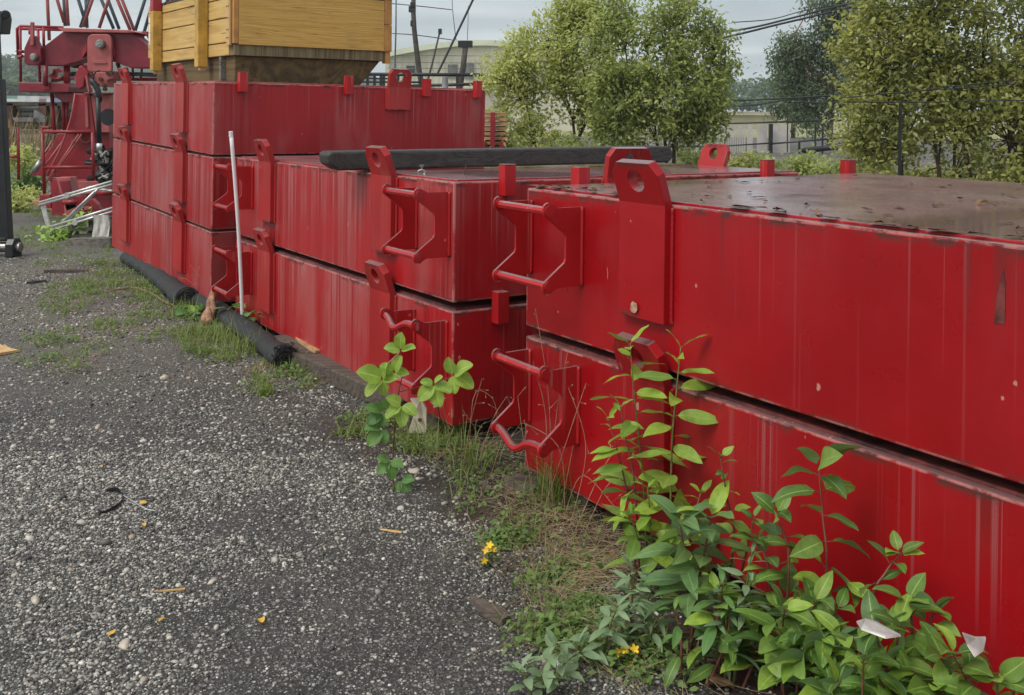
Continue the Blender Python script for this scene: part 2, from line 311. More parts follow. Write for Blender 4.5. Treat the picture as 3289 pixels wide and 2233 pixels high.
def leafmat(name, cols, back, rough=.42, trans=.35, vein=.35, spot=.0, veins=9, clump=0.):
    """cols: ramp of blade colours picked per leaf; lu = 0..1 along the blade, lv = -1..1 across it"""
    m, t, b, out = newmat(name); geo = t.new('ShaderNodeNewGeometry'); tc = t.new('ShaderNodeTexCoord')
    k = len(cols); c = t.ramp(geo.outputs['Random Per Island'], [(i / max(1, k - 1), q) for i, q in enumerate(cols)])
    n = t.noise(tc.outputs['Object'], 45, 3, .6); c = t.mix(t.math('MULTIPLY', t.ss(n, .35, .7), .3), c, tuple(x * .55 for x in cols[0]))
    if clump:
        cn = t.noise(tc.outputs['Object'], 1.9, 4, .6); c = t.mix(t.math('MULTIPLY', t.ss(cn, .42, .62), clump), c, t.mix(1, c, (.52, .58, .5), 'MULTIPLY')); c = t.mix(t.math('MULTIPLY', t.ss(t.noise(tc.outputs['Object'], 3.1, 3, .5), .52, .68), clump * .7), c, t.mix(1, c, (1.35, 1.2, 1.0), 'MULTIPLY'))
    if vein:
        u = t.new('ShaderNodeAttribute', attribute_name='lu').outputs['Fac']; v = t.math('ABSOLUTE', t.new('ShaderNodeAttribute', attribute_name='lv').outputs['Fac'])
        mid = t.math('SUBTRACT', 1, t.ss(v, .03, .09))
        sd_ = t.math('ABSOLUTE', t.math('SINE', t.math('MULTIPLY', t.math('SUBTRACT', u, t.math('MULTIPLY', v, .22)), math.pi * veins)))
        sv = t.math('MULTIPLY', t.math('SUBTRACT', 1, t.ss(sd_, .0, .22)), t.math('SUBTRACT', .9, v))
        c = t.mix(t.math('MULTIPLY', t.math('MAXIMUM', mid, t.math('MULTIPLY', sv, .55)), vein), c, tuple(min(1, x * 1.7 + .06) for x in cols[-1]))
    if spot: c = t.mix(t.math('MULTIPLY', t.ss(t.noise(tc.outputs['Object'], 60, 4, .7), .63, .7), spot), c, (.10, .055, .02))
    c = t.mix(geo.outputs['Backfacing'], c, t.mix(.6, c, back))
    t.l.new(c, b.inputs['Base Color']); b.inputs['Roughness'].default_value = rough; b.inputs['Specular IOR Level'].default_value = .27
    tr = t.new('ShaderNodeBsdfTranslucent'); t.l.new(t.mix(1, c, (1.15, 1.25, .55), 'MULTIPLY'), tr.inputs[0])
    ms = t.new('ShaderNodeMixShader'); ms.inputs[0].default_value = trans; t.l.new(b.outputs[0], ms.inputs[1]); t.l.new(tr.outputs[0], ms.inputs[2]); t.l.new(ms.outputs[0], out.inputs[0])
    return m
M['lf_willow'] = leafmat('willow_leaf', [(0.163, 0.275, 0.056), (0.275, 0.425, 0.062), (0.375, 0.525, 0.075), (0.213, 0.350, 0.088)], (.26, .36, .16), .4, .35, .3)
M['lf_dogwood'] = leafmat('dogwood_leaf', [(.08, .155, .042), (.12, .225, .045), (.20, .33, .055), (.065, .13, .04), (.14, .23, .055), (.29, .43, .06)], (.2, .3, .17), .42, .28, .4, .5)
M['lf_blue'] = leafmat('blue_green_leaf', [(.10, .19, .075), (.14, .25, .085), (.18, .29, .09)], (.24, .34, .24), .36, .25, .35, .35)
M['lf_silver'] = leafmat('silver_leaf', [(.20, .29, .155), (.26, .36, .20), (.16, .25, .12)], (.34, .42, .34), .6, .25, .2)
M['lf_bramble'] = leafmat('bramble_leaf', [(.27, .40, .07), (.36, .50, .09), (.30, .46, .10)], (.34, .45, .2), .5, .4, .45, 0, 7)
M['lf_bramble2'] = leafmat('bramble_leaf_shade', [(.12, .25, .07), (.17, .31, .08), (.10, .21, .07)], (.25, .35, .2), .5, .35, .4, 0, 7)
M['lf_small'] = leafmat('weed_leaf', [(0.084, 0.156, 0.042), (0.144, 0.240, 0.060), (0.204, 0.300, 0.072), (0.120, 0.192, 0.072), (0.240, 0.300, 0.108)], (.18, .24, .12), .5, .35, 0)
M['lf_dark'] = leafmat('moss_leaf', [(.035, .075, .03), (.05, .105, .04), (.07, .13, .05)], (.1, .14, .07), .6, .3, 0)
M['lf_tree_a'] = leafmat('alder_leaf', [(.36, .41, .13), (.52, .55, .20), (.66, .68, .33), (.66, .60, .22), (.30, .37, .12)], (.56, .58, .36), .5, .45, 0, clump=.45)
M['lf_tree_b'] = leafmat('alder_leaf_dark', [(.24, .29, .09), (.38, .43, .13), (.52, .55, .22), (.20, .25, .08), (.52, .50, .19)], (.50, .53, .33), .5, .45, 0, clump=.65)
M['lf_hedge'] = leafmat('hedge_leaf', [(.29, .31, .085), (.42, .43, .12), (.50, .49, .19), (.24, .275, .08), (.47, .46, .20)], (.54, .50, .30), .5, .45, 0, clump=.7)
M['lf_far'] = leafmat('far_leaf', [(.08, .12, .065), (.12, .16, .085), (.16, .20, .11)], (.12, .15, .1), .6, .3, 0)
M['lf_wood'] = leafmat('wood_leaf', [(.06, .11, .05), (.09, .15, .07), (.12, .18, .085)], (.12, .16, .1), .7, .3, 0)
M['lf_dry'] = leafmat('dead_leaf', [(.28, .17, .09), (.20, .11, .06), (.36, .25, .15)], (.3, .2, .12), .7, .2, .2)
M['lf_yellow'] = leafmat('yellow_leaf', [(.75, .42, .05), (.8, .5, .08), (.62, .32, .05)], (.6, .4, .1), .6, .2, .2)
M['grass'] = leafmat('grass_blade', [(0.150, 0.225, 0.056), (0.237, 0.325, 0.075), (0.312, 0.362, 0.112), (0.175, 0.263, 0.062)], (.2, .26, .1), .5, .35, 0)
M['straw'] = leafmat('dry_grass', [(.36, .27, .15), (.48, .38, .23), (.24, .15, .085), (.30, .18, .11)], (.34, .27, .16), .7, .25, 0)

# gravel yard: dark wet fines, embedded stones, brown dirt and thin moss
m, t, b, out = newmat('gravel_ground'); M['ground'] = m
tc = t.new('ShaderNodeTexCoord'); P = tc.outputs['Object']
big = t.noise(P, .55, 5, .6); med = t.noise(P, 2.6, 5, .65); fine = t.noise(P, 60, 5, .7)
v1 = t.new('ShaderNodeTexVoronoi'); t.l.new(P, v1.inputs['Vector']); v1.inputs['Scale'].default_value = 62
v2 = t.new('ShaderNodeTexVoronoi'); t.l.new(P, v2.inputs['Vector']); v2.inputs['Scale'].default_value = 130
def stones(v, keep):
    s_ = t.new('ShaderNodeSeparateColor'); t.l.new(v.outputs['Color'], s_.inputs[0])
    col = t.ramp(s_.outputs[0], [(0, (.05, .048, .047)), (.35, (.12, .118, .112)), (.7, (.23, .22, .205)), (1, (.44, .42, .39))])
    inside = t.math('SUBTRACT', 1, t.ss(v.outputs['Distance'], .28, .5)); return col, t.math('MULTIPLY', inside, t.math('GREATER_THAN', s_.outputs[1], keep)), s_.outputs[2]
c1, i1, r1 = stones(v1, .35); c2, i2, r2 = stones(v2, .45)
soil = t.ramp(med, [(.3, (.017, .016, .014)), (.55, (.034, .031, .027)), (.75, (.07, .06, .048))])
xyz = t.new('ShaderNodeSeparateXYZ'); t.l.new(P, xyz.inputs[0])
farm = t.ss(xyz.outputs[1], 4.6, 8.0)
soil = t.mix(t.math('MULTIPLY', farm, t.ss(big, .3, .6)), soil, (.135, .115, .095))
c = t.mix(i2, soil, c2); c = t.mix(i1, c, c1)
c = t.mix(t.math('MULTIPLY', t.math('MULTIPLY', t.ss(fine, .5, .62), .5), t.math('SUBTRACT', 1, i1)), c, (.15, .145, .135))
mossn = t.math('MULTIPLY', t.ss(t.noise(P, 1.1, 6, .7), .50, .62), t.ss(fine, .42, .6))
c = t.mix(t.math('MULTIPLY', mossn, t.math('ADD', .2, t.math('MULTIPLY', farm, .65))), c, (.085, .105, .045))
sf = t.math('ADD', t.math('MULTIPLY', t.math('SUBTRACT', xyz.outputs[0], .065), -.827), t.math('MULTIPLY', t.math('SUBTRACT', xyz.outputs[1], 4.25), -.563))
sf = t.math('ADD', sf, t.math('MULTIPLY', t.math('SUBTRACT', t.noise(P, 3.0, 4, .6), .5), .7))
hum = t.math('MULTIPLY', t.math('SUBTRACT', 1, t.ss(sf, .30, .52)), t.math('SUBTRACT', 1, t.ss(xyz.outputs[1], 4.9, 5.4)))
c = t.mix(t.math('MULTIPLY', hum, .9), c, t.ramp(t.noise(P, 40, 5, .7), [(.35, (.016, .012, .009)), (.55, (.045, .033, .023)), (.7, (.085, .06, .04))]))
t.l.new(c, b.inputs['Base Color']); b.inputs['Roughness'].default_value = .75
h = t.math('ADD', t.math('MULTIPLY', i1, .8), t.math('ADD', t.math('MULTIPLY', i2, .45), t.math('MULTIPLY', fine, .4)))
t.l.new(t.bump(h, .8, .012), b.inputs['Normal'])

m, t, b, out = newmat('pebble'); M['pebble'] = m
geo = t.new('ShaderNodeNewGeometry'); tc = t.new('ShaderNodeTexCoord')
c = t.ramp(geo.outputs['Random Per Island'], [(0, (.030, .029, .026)), (.27, (.080, .076, .068)), (.52, (.175, .167, .148)), (.75, (.32, .305, .27)), (.92, (.54, .515, .46)), (.96, (.34, .27, .20)), (1, (.74, .71, .64))])
c = t.mix(t.math('MULTIPLY', t.ss(t.noise(tc.outputs['Object'], 160, 4, .7), .45, .7), .4), c, (.05, .047, .043))
t.l.new(c, b.inputs['Base Color']); b.inputs['Roughness'].default_value = .62
M['pale_stone'] = simple('pale_stone', (.50, .44, .35), .7, 0, .2, 40, .2)
M['field'] = simple('field_grass', (.22, .23, .095), .9, 0, .2, .05, 0, col2=(.28, .26, .14))
M['hill'] = simple('hill_ground', (.05, .07, .035), .9, 0, .3, .05, 0)

# ------------------------------------------------------------------ foliage helpers
class Leaves:
    def __init__(s): s.V = []; s.F = []; s.u = []; s.v = []; s.n = 0
    def leaf(s, base, dr, L, W, up=(0, 0, 1), a=.7, b=.85, droop=.5, fold=.25, wave=.03, serr=0, na=9, twist=0.):
        base = np.asarray(base, float); dr = unit(dr); sd_ = np.cross(dr, up)
        if np.linalg.norm(sd_) < 1e-3: sd_ = np.array([1., 0, 0])
        sd_ = unit(sd_); nm = np.cross(sd_, dr)
        ct, st = math.cos(twist), math.sin(twist); sd_, nm = sd_ * ct + nm * st, nm * ct - sd_ * st
        tt = np.linspace(0, 1, na); wq = tt ** a * (1 - tt) ** b; wq = wq / wq.max(); wq[0] = .02; wq[-1] = .004
        if serr: wq = wq * (1 + serr * np.where(np.arange(na) % 2 == 0, -1, 1))
        ang = -droop * tt; px = np.concatenate([[0], np.cumsum(np.cos(ang[:-1]))]) / (na - 1); pz = np.concatenate([[0], np.cumsum(np.sin(ang[:-1]))]) / (na - 1)
        ph = RNG.uniform(0, 6.28, 2); fr = RNG.uniform(5, 11)
        vv = np.array([-1, -.5, 0, .5, 1.])
        for i in range(na):
            tg = dr * math.cos(ang[i]) + nm * math.sin(ang[i]); nn = nm * math.cos(ang[i]) - dr * math.sin(ang[i])
            c = base + dr * px[i] * L + nm * pz[i] * L
            for v in vv:
                hw = wq[i] * W / 2; z = abs(v) * hw * fold + wave * W * abs(v) * math.sin(fr * tt[i] + ph[0 if v < 0 else 1]) * (1 if wq[i] > .1 else 0)
                s.V.append(c + sd_ * v * hw + nn * z); s.u.append(tt[i]); s.v.append(v)
        for i in range(na - 1):
            for k in range(4):
                p = s.n + i * 5 + k; s.F.append((p, p + 1, p + 6, p + 5))
        s.n += na * 5
    def build(s, name, m, parent=None):
        return mesh_np(name, np.array(s.V), np.array(s.F), m, parent, True, {'lu': s.u, 'lv': s.v})
def rdir(n):
    v = RNG.normal(size=(n, 3)); return v / np.linalg.norm(v, axis=1, keepdims=True)
def leaf_cloud(C, L, droop=.35, wr=.55):
    """many simple folded leaves at points C (n,3), sizes L (n,)"""
    n = len(C); dr = rdir(n); dr[:, 2] = dr[:, 2] * .6 - droop; dr /= np.linalg.norm(dr, axis=1, keepdims=True)
    up = rdir(n) * .6 + np.array([-.15, -.35, 1.]); sd_ = np.cross(dr, up); sd_ /= np.linalg.norm(sd_, axis=1, keepdims=True) + 1e-9; nm = np.cross(sd_, dr)
    L = np.asarray(L)[:, None]; W = L * wr * RNG.uniform(.8, 1.15, (n, 1)); f = RNG.uniform(.05, .35, (n, 1))
    m1 = C + dr * L * .3; m2 = C + dr * L * .68 - nm * L * .06
    V = np.stack([C, m1 + sd_ * W * .5 + nm * W * f * .5, m2 + sd_ * W * .36 + nm * W * f * .4, C + dr * L - nm * L * .14,
                  m2 - sd_ * W * .36 + nm * W * f * .4, m1 - sd_ * W * .5 + nm * W * f * .5], 1).reshape(-1, 3)
    F = np.array([[0, 1, 5], [1, 2, 4], [1, 4, 5], [2, 3, 4]]); F = (np.arange(n)[:, None, None] * 6 + F[None]).reshape(-1, 3)
    return V, F
def blades(B, H_, W_, lean=.5, seg=4):
    """grass blades rooted at B, bent strips"""
    n = len(B); az = RNG.uniform(0, 2 * math.pi, n); le = RNG.uniform(.1, 1, n) * lean; d = np.stack([np.cos(az), np.sin(az), 0 * az], 1); s_ = np.stack([-np.sin(az), np.cos(az), 0 * az], 1)
    Vs = []
    for i in range(seg + 1):
        q = i / seg; ang = le * (.35 + 1.5 * q); h = H_ * q
        c = B + d * (h * np.sin(ang))[:, None] + np.array([0, 0, 1.]) * (h * np.cos(ang))[:, None]; wd = W_ * (1 - q) ** .7 + .0004
        Vs += [c - s_ * wd[:, None] / 2, c + s_ * wd[:, None] / 2]
    V = np.stack(Vs, 1).reshape(-1, 3); k = 2 * (seg + 1)
    F = np.array([[2 * i, 2 * i + 1, 2 * i + 3, 2 * i + 2] for i in range(seg)]); F = (np.arange(n)[:, None, None] * k + F[None]).reshape(-1, 4)
    return V, F
def cat_mesh(parts):
    V = []; F = []; o = 0
    for v, f in parts: V.append(v); F.append(f + o); o += len(v)
    return np.vstack(V), np.vstack(F)

# ------------------------------------------------------------------ setting: yard, field, hill
mb = MB(); mb.add([(-60, -12, 0), (70, -12, 0), (70, 60, 0), (-60, 60, 0)], [(0, 1, 2, 3)])
g = mb.build('ground', M['ground'], fix=False); g['kind'] = 'structure'
mb = MB(); mb.add([(-1500, -60, -.02), (1500, -60, -.02), (1500, 2500, -.02), (-1500, 2500, -.02)], [(0, 1, 2, 3)])
o = mb.build('field', M['field'], fix=False); o['kind'] = 'structure'

# ------------------------------------------------------------------ the red steel boxes
STACK = [  # corner x, y, direction of the long side (rad), slope along the long and short sides, long side, short side, (bottom, top) of each box
    (-2.3878, 7.7077, 2.1744, .0135, -.008, 3.4222, 2.5658, [(.081, .651), (.669, 1.246), (1.264, 1.844)]),
    (-.2812, 4.7161, 2.1537, -.0111, -.0098, 3.3721, 2.4965, [(.099, .657), (.701, 1.291)]),
    (1.9789, 1.4408, 2.1684, -.0045, -.0056, 3.4, 2.3427, [(.092, .670), (.714, 1.319)])]
def stack_matrix(k, x=0, z=0):
    s = STACK[k]; A = unit([math.cos(s[2]), math.sin(s[2]), s[3]]); Y = -unit([math.sin(s[2]), -math.cos(s[2]), s[4]]); Z = unit(np.cross(A, Y)); Y = np.cross(Z, A)
    o = np.array([s[0], s[1], 0]) + Z * z
    return Matrix(((A[0], Y[0], Z[0], o[0]), (A[1], Y[1], Z[1], o[1]), (A[2], Y[2], Z[2], o[2]), (0, 0, 0, 1)))
def lug_mb(o, al, ou, zt, wd=.25, hi=.165, strap=.43, th=.038, tilt=.33, r=.042):
    """strap plate welded to a side (origin o on the face at z=0, al = along, ou = outward) with a bent-out eye plate"""
    o = np.array(o, float); al = np.array(al, float); ou = np.array(ou, float); up = np.array([0, 0, 1.]); mb = MB()
    P = lambda a, b, c: o + al * a + ou * b + up * c
    h = wd / 2
    mb.prism([P(-h, .003, zt - strap), P(h, .003, zt - strap), P(h, .003, zt + .004), P(-h, .003, zt + .004)], ou * th)
    tu = ou * math.sin(tilt) + up * math.cos(tilt); tn = ou * math.cos(tilt) - up * math.sin(tilt); b0 = P(0, .003, zt + .004)
    poly = np.array([(-h, -.004), (h, -.004), (h, hi - .045), (h - .035, hi), (-h + .035, hi), (-h, hi - .045)]); c = np.array([0, hi * .57])
    ang = sorted(set([round(math.atan2(*(q - c)[::-1]), 5) for q in poly] + [round(-math.pi + 2 * math.pi * k / 20 + .013, 5) for k in range(20)]))
    outer, inner = [], []
    for a in ang:
        d = np.array([math.cos(a), math.sin(a)]); best = 9
        for i in range(6):
            p, q = poly[i], poly[(i + 1) % 6]; e = q - p; den = d[0] * e[1] - d[1] * e[0]
            if abs(den) < 1e-9: continue
            tt = ((p - c)[0] * e[1] - (p - c)[1] * e[0]) / den; ss_ = ((p - c)[0] * d[1] - (p - c)[1] * d[0]) / den
            if tt > 0 and -1e-4 <= ss_ <= 1 + 1e-4: best = min(best, tt)
        outer.append(c + d * best); inner.append(c + d * r)
    for sg in (-1, 1): weld(mb, P(sg * (h + .004), .006, zt - strap), P(sg * (h + .004), .006, zt - .012), .009)
    to3 = lambda q: b0 + al * q[0] + tu * q[1]
    mb.prism([to3(q) for q in outer], tn * th, [to3(q) for q in inner])
    return mb
def weld(mb, p, q, r=.008):
    p = np.array(p, float); q = np.array(q, float); n = max(3, int(np.linalg.norm(q - p) / .012))
    mb.tube([p + (q - p) * i / n for i in range(n + 1)], [r * (1 + .10 * ((i % 2) - .5)) for i in range(n + 1)], 6)
def ladder(parent, xa, xb, zt, mat, bent=None, wd=.2):
    """two cut-out side plates welded to the long side (y = 0) and two rungs between them"""
    br = bpy.data.objects.new('step_bracket', None); COL.objects.link(br); br.parent = parent
    t0, b0 = zt - .045, zt - .375
    prof = [(0, t0 - .005), (wd * .62, t0 - .005)] + [(wd * .85 + .027 * math.sin(a), t0 - .012 + .03 * math.cos(a)) for a in np.linspace(-.9, 2.2, 8)] + \
           [(.088, t0 - .108), (.082, t0 - .122), (.082, b0 + .118), (.088, b0 + .104)] + \
           [(wd * .85 + .027 * math.sin(a), b0 + .012 - .03 * math.cos(a)) for a in np.linspace(2.2, -.9, 8)] + [(wd * .62, b0 + .005), (0, b0 + .005)]
    for x in (xa, xb):
        mb = MB(); mb.prism([(x - .006, y + .002, z) for y, z in prof], (.012, 0, 0)); o = mb.build('side_plate', mat, br)
        wm = MB(); weld(wm, (x - .010, .006, b0 + .006), (x - .010, .006, t0 - .006), .0085); weld(wm, (x + .010, .006, b0 + .006), (x + .010, .006, t0 - .006), .0085)
        wm.build('weld_bead', mat, br, smooth=True)
    for i, z in enumerate((t0 - .016, b0 + .016)):
        y = wd * .855; pts = []; n = 14
        for k in range(n + 1):
            q = k / n; p = np.array([xa + (xb - xa) * q, y, z])
            if bent is not None and bent[0] == i: p += np.array([0, bent[1], bent[2]]) * math.exp(-((q - bent[3]) / .22) ** 2)
            pts.append(p)
        mb = MB(); mb.tube(pts, [.0165 * (1 + .03 * (k % 2)) for k in range(n + 1)], 8)
        for xe in (xa, xb): mb.cyl((xe - .010, y, z), (xe + .010, y, z), .022, 12)
        mb.build('rung', mat, br, smooth=False)
    return br
def post(parent, x, y, zt, mat, sgn=-1, lo=.075, hi=.085):
    mb = MB(); x0, x1 = (x, x + sgn * .06); mb.box((min(x0, x1), y - .034, zt - lo), (max(x0, x1), y + .034, zt + hi)); return mb.build('guide_post', mat, parent, bevel=.004)
def ballast(k, lev, label, mat, lugs=(), ladders=(), posts=(), endlugs=(), farposts=(), backlugs=(), bent=None):
    s = STACK[k]; zb, zt = s[7][lev]; LA, LB = s[5], s[6]
    root = thing('ballast_box', label, 'steel box', group='stacked red steel ballast boxes'); root.matrix_world = stack_matrix(k, 0, zb)
    H_ = zt - zb; mb = MB(); mb.box((0, -LB, 0), (LA, 0, H_)); mb.build('body', mat, root, bevel=.007)
    mb = MB(); i_ = .028; mb.box((i_, -LB + i_, H_ - .004), (LA - i_, -i_, H_ + .010)); mb.build('top_plate', M['rust_top'] if lev < len(s[7]) - 1 else mat, root, bevel=.005)
    for x in lugs: lug_mb((x, 0, 0), (1, 0, 0), (0, 1, 0), H_).build('lifting_lug', M['red_near' if k == 2 else 'red_lug'], root, bevel=.003)
    for x in backlugs: lug_mb((x, -LB, 0), (1, 0, 0), (0, -1, 0), H_).build('lifting_lug', M['red_lug'], root, bevel=.003)
    for y, wd in endlugs: lug_mb((0, y, 0), (0, 1, 0), (-1, 0, 0), H_, wd=wd, strap=.2, tilt=.18).build('lifting_lug', M['red_lug'], root, bevel=.003)
    for i, (xa, xb) in enumerate(ladders): ladder(root, xa, xb, H_, M['red_part'], bent if i == 0 else None)
    for y in posts: post(root, 0, y, H_, M['red_part'])
    for y in farposts: post(root, LA, y, H_, M['red_part'], 1)
    return root
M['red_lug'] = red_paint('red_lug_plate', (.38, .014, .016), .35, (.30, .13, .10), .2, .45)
LG = (.735, 2.62); LGL = (.80, 2.74)
ep = (-.224, -1.148, -1.912, -2.453)
B31 = ballast(0, 0, 'bottom red steel box of the three-high stack, the black fabric roll along its foot', M['red_chalk'], LGL)
B32 = ballast(0, 1, 'middle red steel box of the three-high stack', M['red_chalk'], LGL)
B33 = ballast(0, 2, 'top red steel box of the three-high stack, yellow crate standing on it', M['red_chalk'], LGL, posts=ep, endlugs=[(-1.635, .22)])
B21 = ballast(1, 0, 'lower red steel box of the centre stack, resting on a long timber beam', M['red_mid'], LG, [(.06, .40), (2.99, 3.33)], posts=(-.255, -2.17), bent=(0, .012, -.045, .62))
B22 = ballast(1, 1, 'upper red steel box of the centre stack with a black beam lying across its top', M['red_mid'], LG, [(.045, .387), (2.99, 3.33)], posts=(-.288, -2.175), endlugs=[(-1.07, .30)], backlugs=(.78,))
B11 = ballast(2, 0, 'lower red steel box of the nearest stack, green saplings growing against it', M['red_near'], (2.6,), [(3.365, 3.025)], bent=(1, .0, -.055, .4))
B12 = ballast(2, 1, 'upper red steel box of the nearest stack with wet leaf-strewn top', M['red_near'], (2.61,), [(3.365, 3.012)], farposts=(-.32, -2.265))
def face_mark(parent, name, m, pts):
    mb = MB(); mb.prism([(x, .0006, z) for x, z in pts], (0, .0012, 0)); return mb.build(name, m, parent)
face_mark(B12, 'rust_scrape', M['rust_top'], [(1.262, .40), (1.29, .395), (1.285, .46), (1.268, .54), (1.262, .50)])
mb = MB(); mb.prism([(2.635 + .020 * math.cos(a) * RNG.uniform(.8, 1.15), .0485, .215 + .022 * math.sin(a) * RNG.uniform(.8, 1.15)) for a in np.linspace(0, 5.8, 11)], (0, .0016, 0)); mb.build('worn_spot', M['worn'], B12)
# barcode label hanging on the lower centre box's step bracket
mb = MB(); bz = .657 - .099 - .40
mb.box((.046, .035, bz - .065), (.0475, .075, bz + .045)); lb = mb.build('barcode_label', M['paper'], B21); lb['label'] = 'white paper tag with a printed barcode'
mb = MB(); yy = .04
for k in range(11):
    wq = [.0012, .002, .0008, .0026][(k * 7) % 4]; mb.box((.0450, .042, bz - .05 + k * .0042), (.0461, .068, bz - .05 + k * .0042 + wq))
mb.build('bar_print', M['ink'], lb)

# ------------------------------------------------------------------ yellow crate on the tall stack
cr = thing('wooden_crate', 'yellow plank and plywood crate with steel corner posts on the three-high stack', 'crate')
yw = 126.6 * math.pi / 180; A = (math.cos(yw), math.sin(yw)); Bq = (math.sin(yw), -math.cos(yw))
ZB = 2.088
cr.matrix_world = Matrix(((A[0], -Bq[0], 0, -2.386), (A[1], -Bq[1], 0, 8.30), (0, 0, 1, ZB), (0, 0, 0, 1)))
LX, LY, HZ = 2.36, 1.50, .575
mb = MB()                                                # floor boards, ends showing under the plywood
for i in range(6): mb.box((-.0025, -LY + .02 + i * .245, 0), (LX - .02, -LY + .02 + i * .245 + .2435, .095))
mb.build('floor_board', M['crate_end'], cr, bevel=.004)
zb_ = [.0, .115, .33, .50, .60]
for i in range(4):                                       # long side boards
    mb = MB(); mb.box((.10, -.03, zb_[i] + .004), (LX - .06, -.002, zb_[i + 1] - .006)); o = mb.build('side_board', M['crate_board'], cr, bevel=.003)
mb = MB(); mb.box((.03, -LY + .0, .0955), (LX - .01, -.031, HZ)); mb.build('gap_light_blocker', M['crate_dark'], cr)  # added dark box, stops sky light showing through the board gaps
mb = MB(); mb.box((-.025, -LY + .05, .093), (-.003, -.045, HZ - .01)); mb.build('end_panel', M['crate_panel'], cr, bevel=.002)
mb = MB(); mb.box((-.025, -.043, .10), (.02, .0, HZ + .03)); mb.build('corner_trim', M['crate_orange'], cr, bevel=.003)
mb = MB(); mb.box((.022, .001, .085), (.098, .022, HZ + .03)); mb.build('corner_board', M['crate_pale'], cr, bevel=.003)
mb = MB(); mb.box((-.03, -LY - .03, .09), (.05, -LY + .048, .34)); mb.box((-.03, -LY - .03, .344), (.05, -LY + .048, HZ)); mb.box((-.02, -LY - .02, -.02), (.05, -LY + .03, .088)); mb.build('corner_trim', M['crate_orange'], cr, bevel=.003)
mb = MB(); mb.box((LX - .09, .001, .06), (LX, .022, HZ + .01)); mb.build('corner_board', M['crate_pale'], cr, bevel=.003)
mb = MB(); mb.box((LX - .085, .0225, .2), (LX - .03, .0245, .48)); mb.build('paper_sheet', M['paper'], cr)
mb = MB()
for z in (.15, .22, .32, .42, .52):
    for x in (.045, .08, LX - .07, LX - .02): mb.cyl((x, .020, z), (x, .027, z), .006, 6)
mb.build('nail_head', M['rust'], cr)
mb = MB(); mb.box((-.035, -LY - .035, HZ + .001), (LX, .0, HZ + .03)); mb.build('lid', M['pole_wood'], cr, bevel=.003)
for x, zt_, pm in ((.60, .9, 'crate_steel'), (1.95, .52, 'crate_steel')):
    mb = MB(); mb.box((x, .003, -.085), (x + .10, .095, zt_)); o = mb.build('corner_post', M[pm], cr, bevel=.006)
    mb = MB(); mb.box((x + .02, .02, -.115), (x + .06, .07, -.086)); mb.build('post_foot', M['crate_pale'], o)
mb = MB(); mb.box((1.95, .003, .521), (2.05, .095, .95)); mb.build('corner_post', M['crane_red'], cr, bevel=.006)
mb = MB()
for x in (1.0, 1.55):
    mb.tube([(x, .03, .60), (x, .06, .60), (x + .05, .08, .57), (x + .1, .07, .56), (x + .12, .05, .585)], .008, 6)
mb.build('rope_hook', M['rust'], cr)
mb = MB(); mb.prism([(.05, -LY + .05, -.001), (.05, -.04, -.001), (.09, -.05, -.235), (.09, -LY + .24, -.235)], (2.22, 0, 0)); mb.build('skid_base', M['crate_dark'], cr, bevel=.01)
mb = MB(); mb.box((.28, -.06, -.235), (.33, -.0, -.002)); mb.build('skid_block', M['timber_grey'], cr)

# ------------------------------------------------------------------ black beam, shackle pin on the centre stack
zt2 = 1.285
p0 = gp(770, 387, 1.295); p1 = gp(1528, 369, 1.295); p0[2] = 1.293; p1[2] = 1.297
dr = unit(p1 - p0); side = unit(np.cross(dr, (0, 0, 1))); side = -side if side[1] < 0 else side
mb = MB(); Hb, Wb = .108, .17; Lb = np.linalg.norm(p1 - p0)
arc = [(Lb - .05 + .05 * math.sin(a), .054 - .054 * math.cos(a)) for a in np.linspace(.0, math.pi, 9)]
prof = [(.0, .0), *arc, (-.05, Hb), (-.07, Hb * .8), (-.06, Hb * .35)]
mb.prism([p0 + dr * a + np.array([0, 0, 1]) * b for a, b in prof], side * Wb)
o = mb.build('timber_beam', M['black_beam'], bevel=.012); tag(o, 'long black beam lying across the top of the centre red stack', 'beam')
q = gp(957, 397, 1.288); q[2] = 1.287
t_ = thing('shackle_bolt', 'small rusty bolt with a ring standing on the centre red box', 'bolt', tuple(q))
mb = MB(); mb.cyl((0, 0, .0), (0, 0, .05), .006, 8); mb.cyl((0, 0, .045), (0, 0, .055), .012, 6); mb.build('bolt_shank', M['steel'], t_)
mb = MB(); mb.tube([(.02 * math.cos(a), -.012, .014 + .014 * math.sin(a)) for a in np.linspace(0, 6.28, 13)], .005, 6, False); mb.build('ring', M['steel'], t_)
q = gp(1052, 398, 1.287)
mb = MB(); mb.tube([q + np.array([0, 0, .004]), q + np.array([.012, 0, .03]), q + np.array([.01, 0, .06])], [.006, .004, .002], 6)
o = mb.build('hook', M['rust']); tag(o, 'thin dark bent hook on the centre red box top, right of the bolt', 'hook')

# ------------------------------------------------------------------ long timber, fabric rolls, pole, canvas at the foot of the stacks
def mb_beam(a, b, wd, ht): return MB().bar(a, b, wd, ht)
a = gp(590, 800); b = gp(908, 951); dr = unit(b - a)
sd_ = np.array([dr[1], -dr[0], 0]); off = sd_ * -.0
mb = MB(); inw = np.array([-dr[1], dr[0], 0]); inw = inw * np.sign(inw[1]); mb.bar(a + inw * .10 + [0, 0, .05], b + inw * .10 + [0, 0, .05], .20, .10); o = mb.build('timber_beam', M['timber'], bevel=.01); tag(o, 'long brown timber lying under the centre stack edge', 'beam')
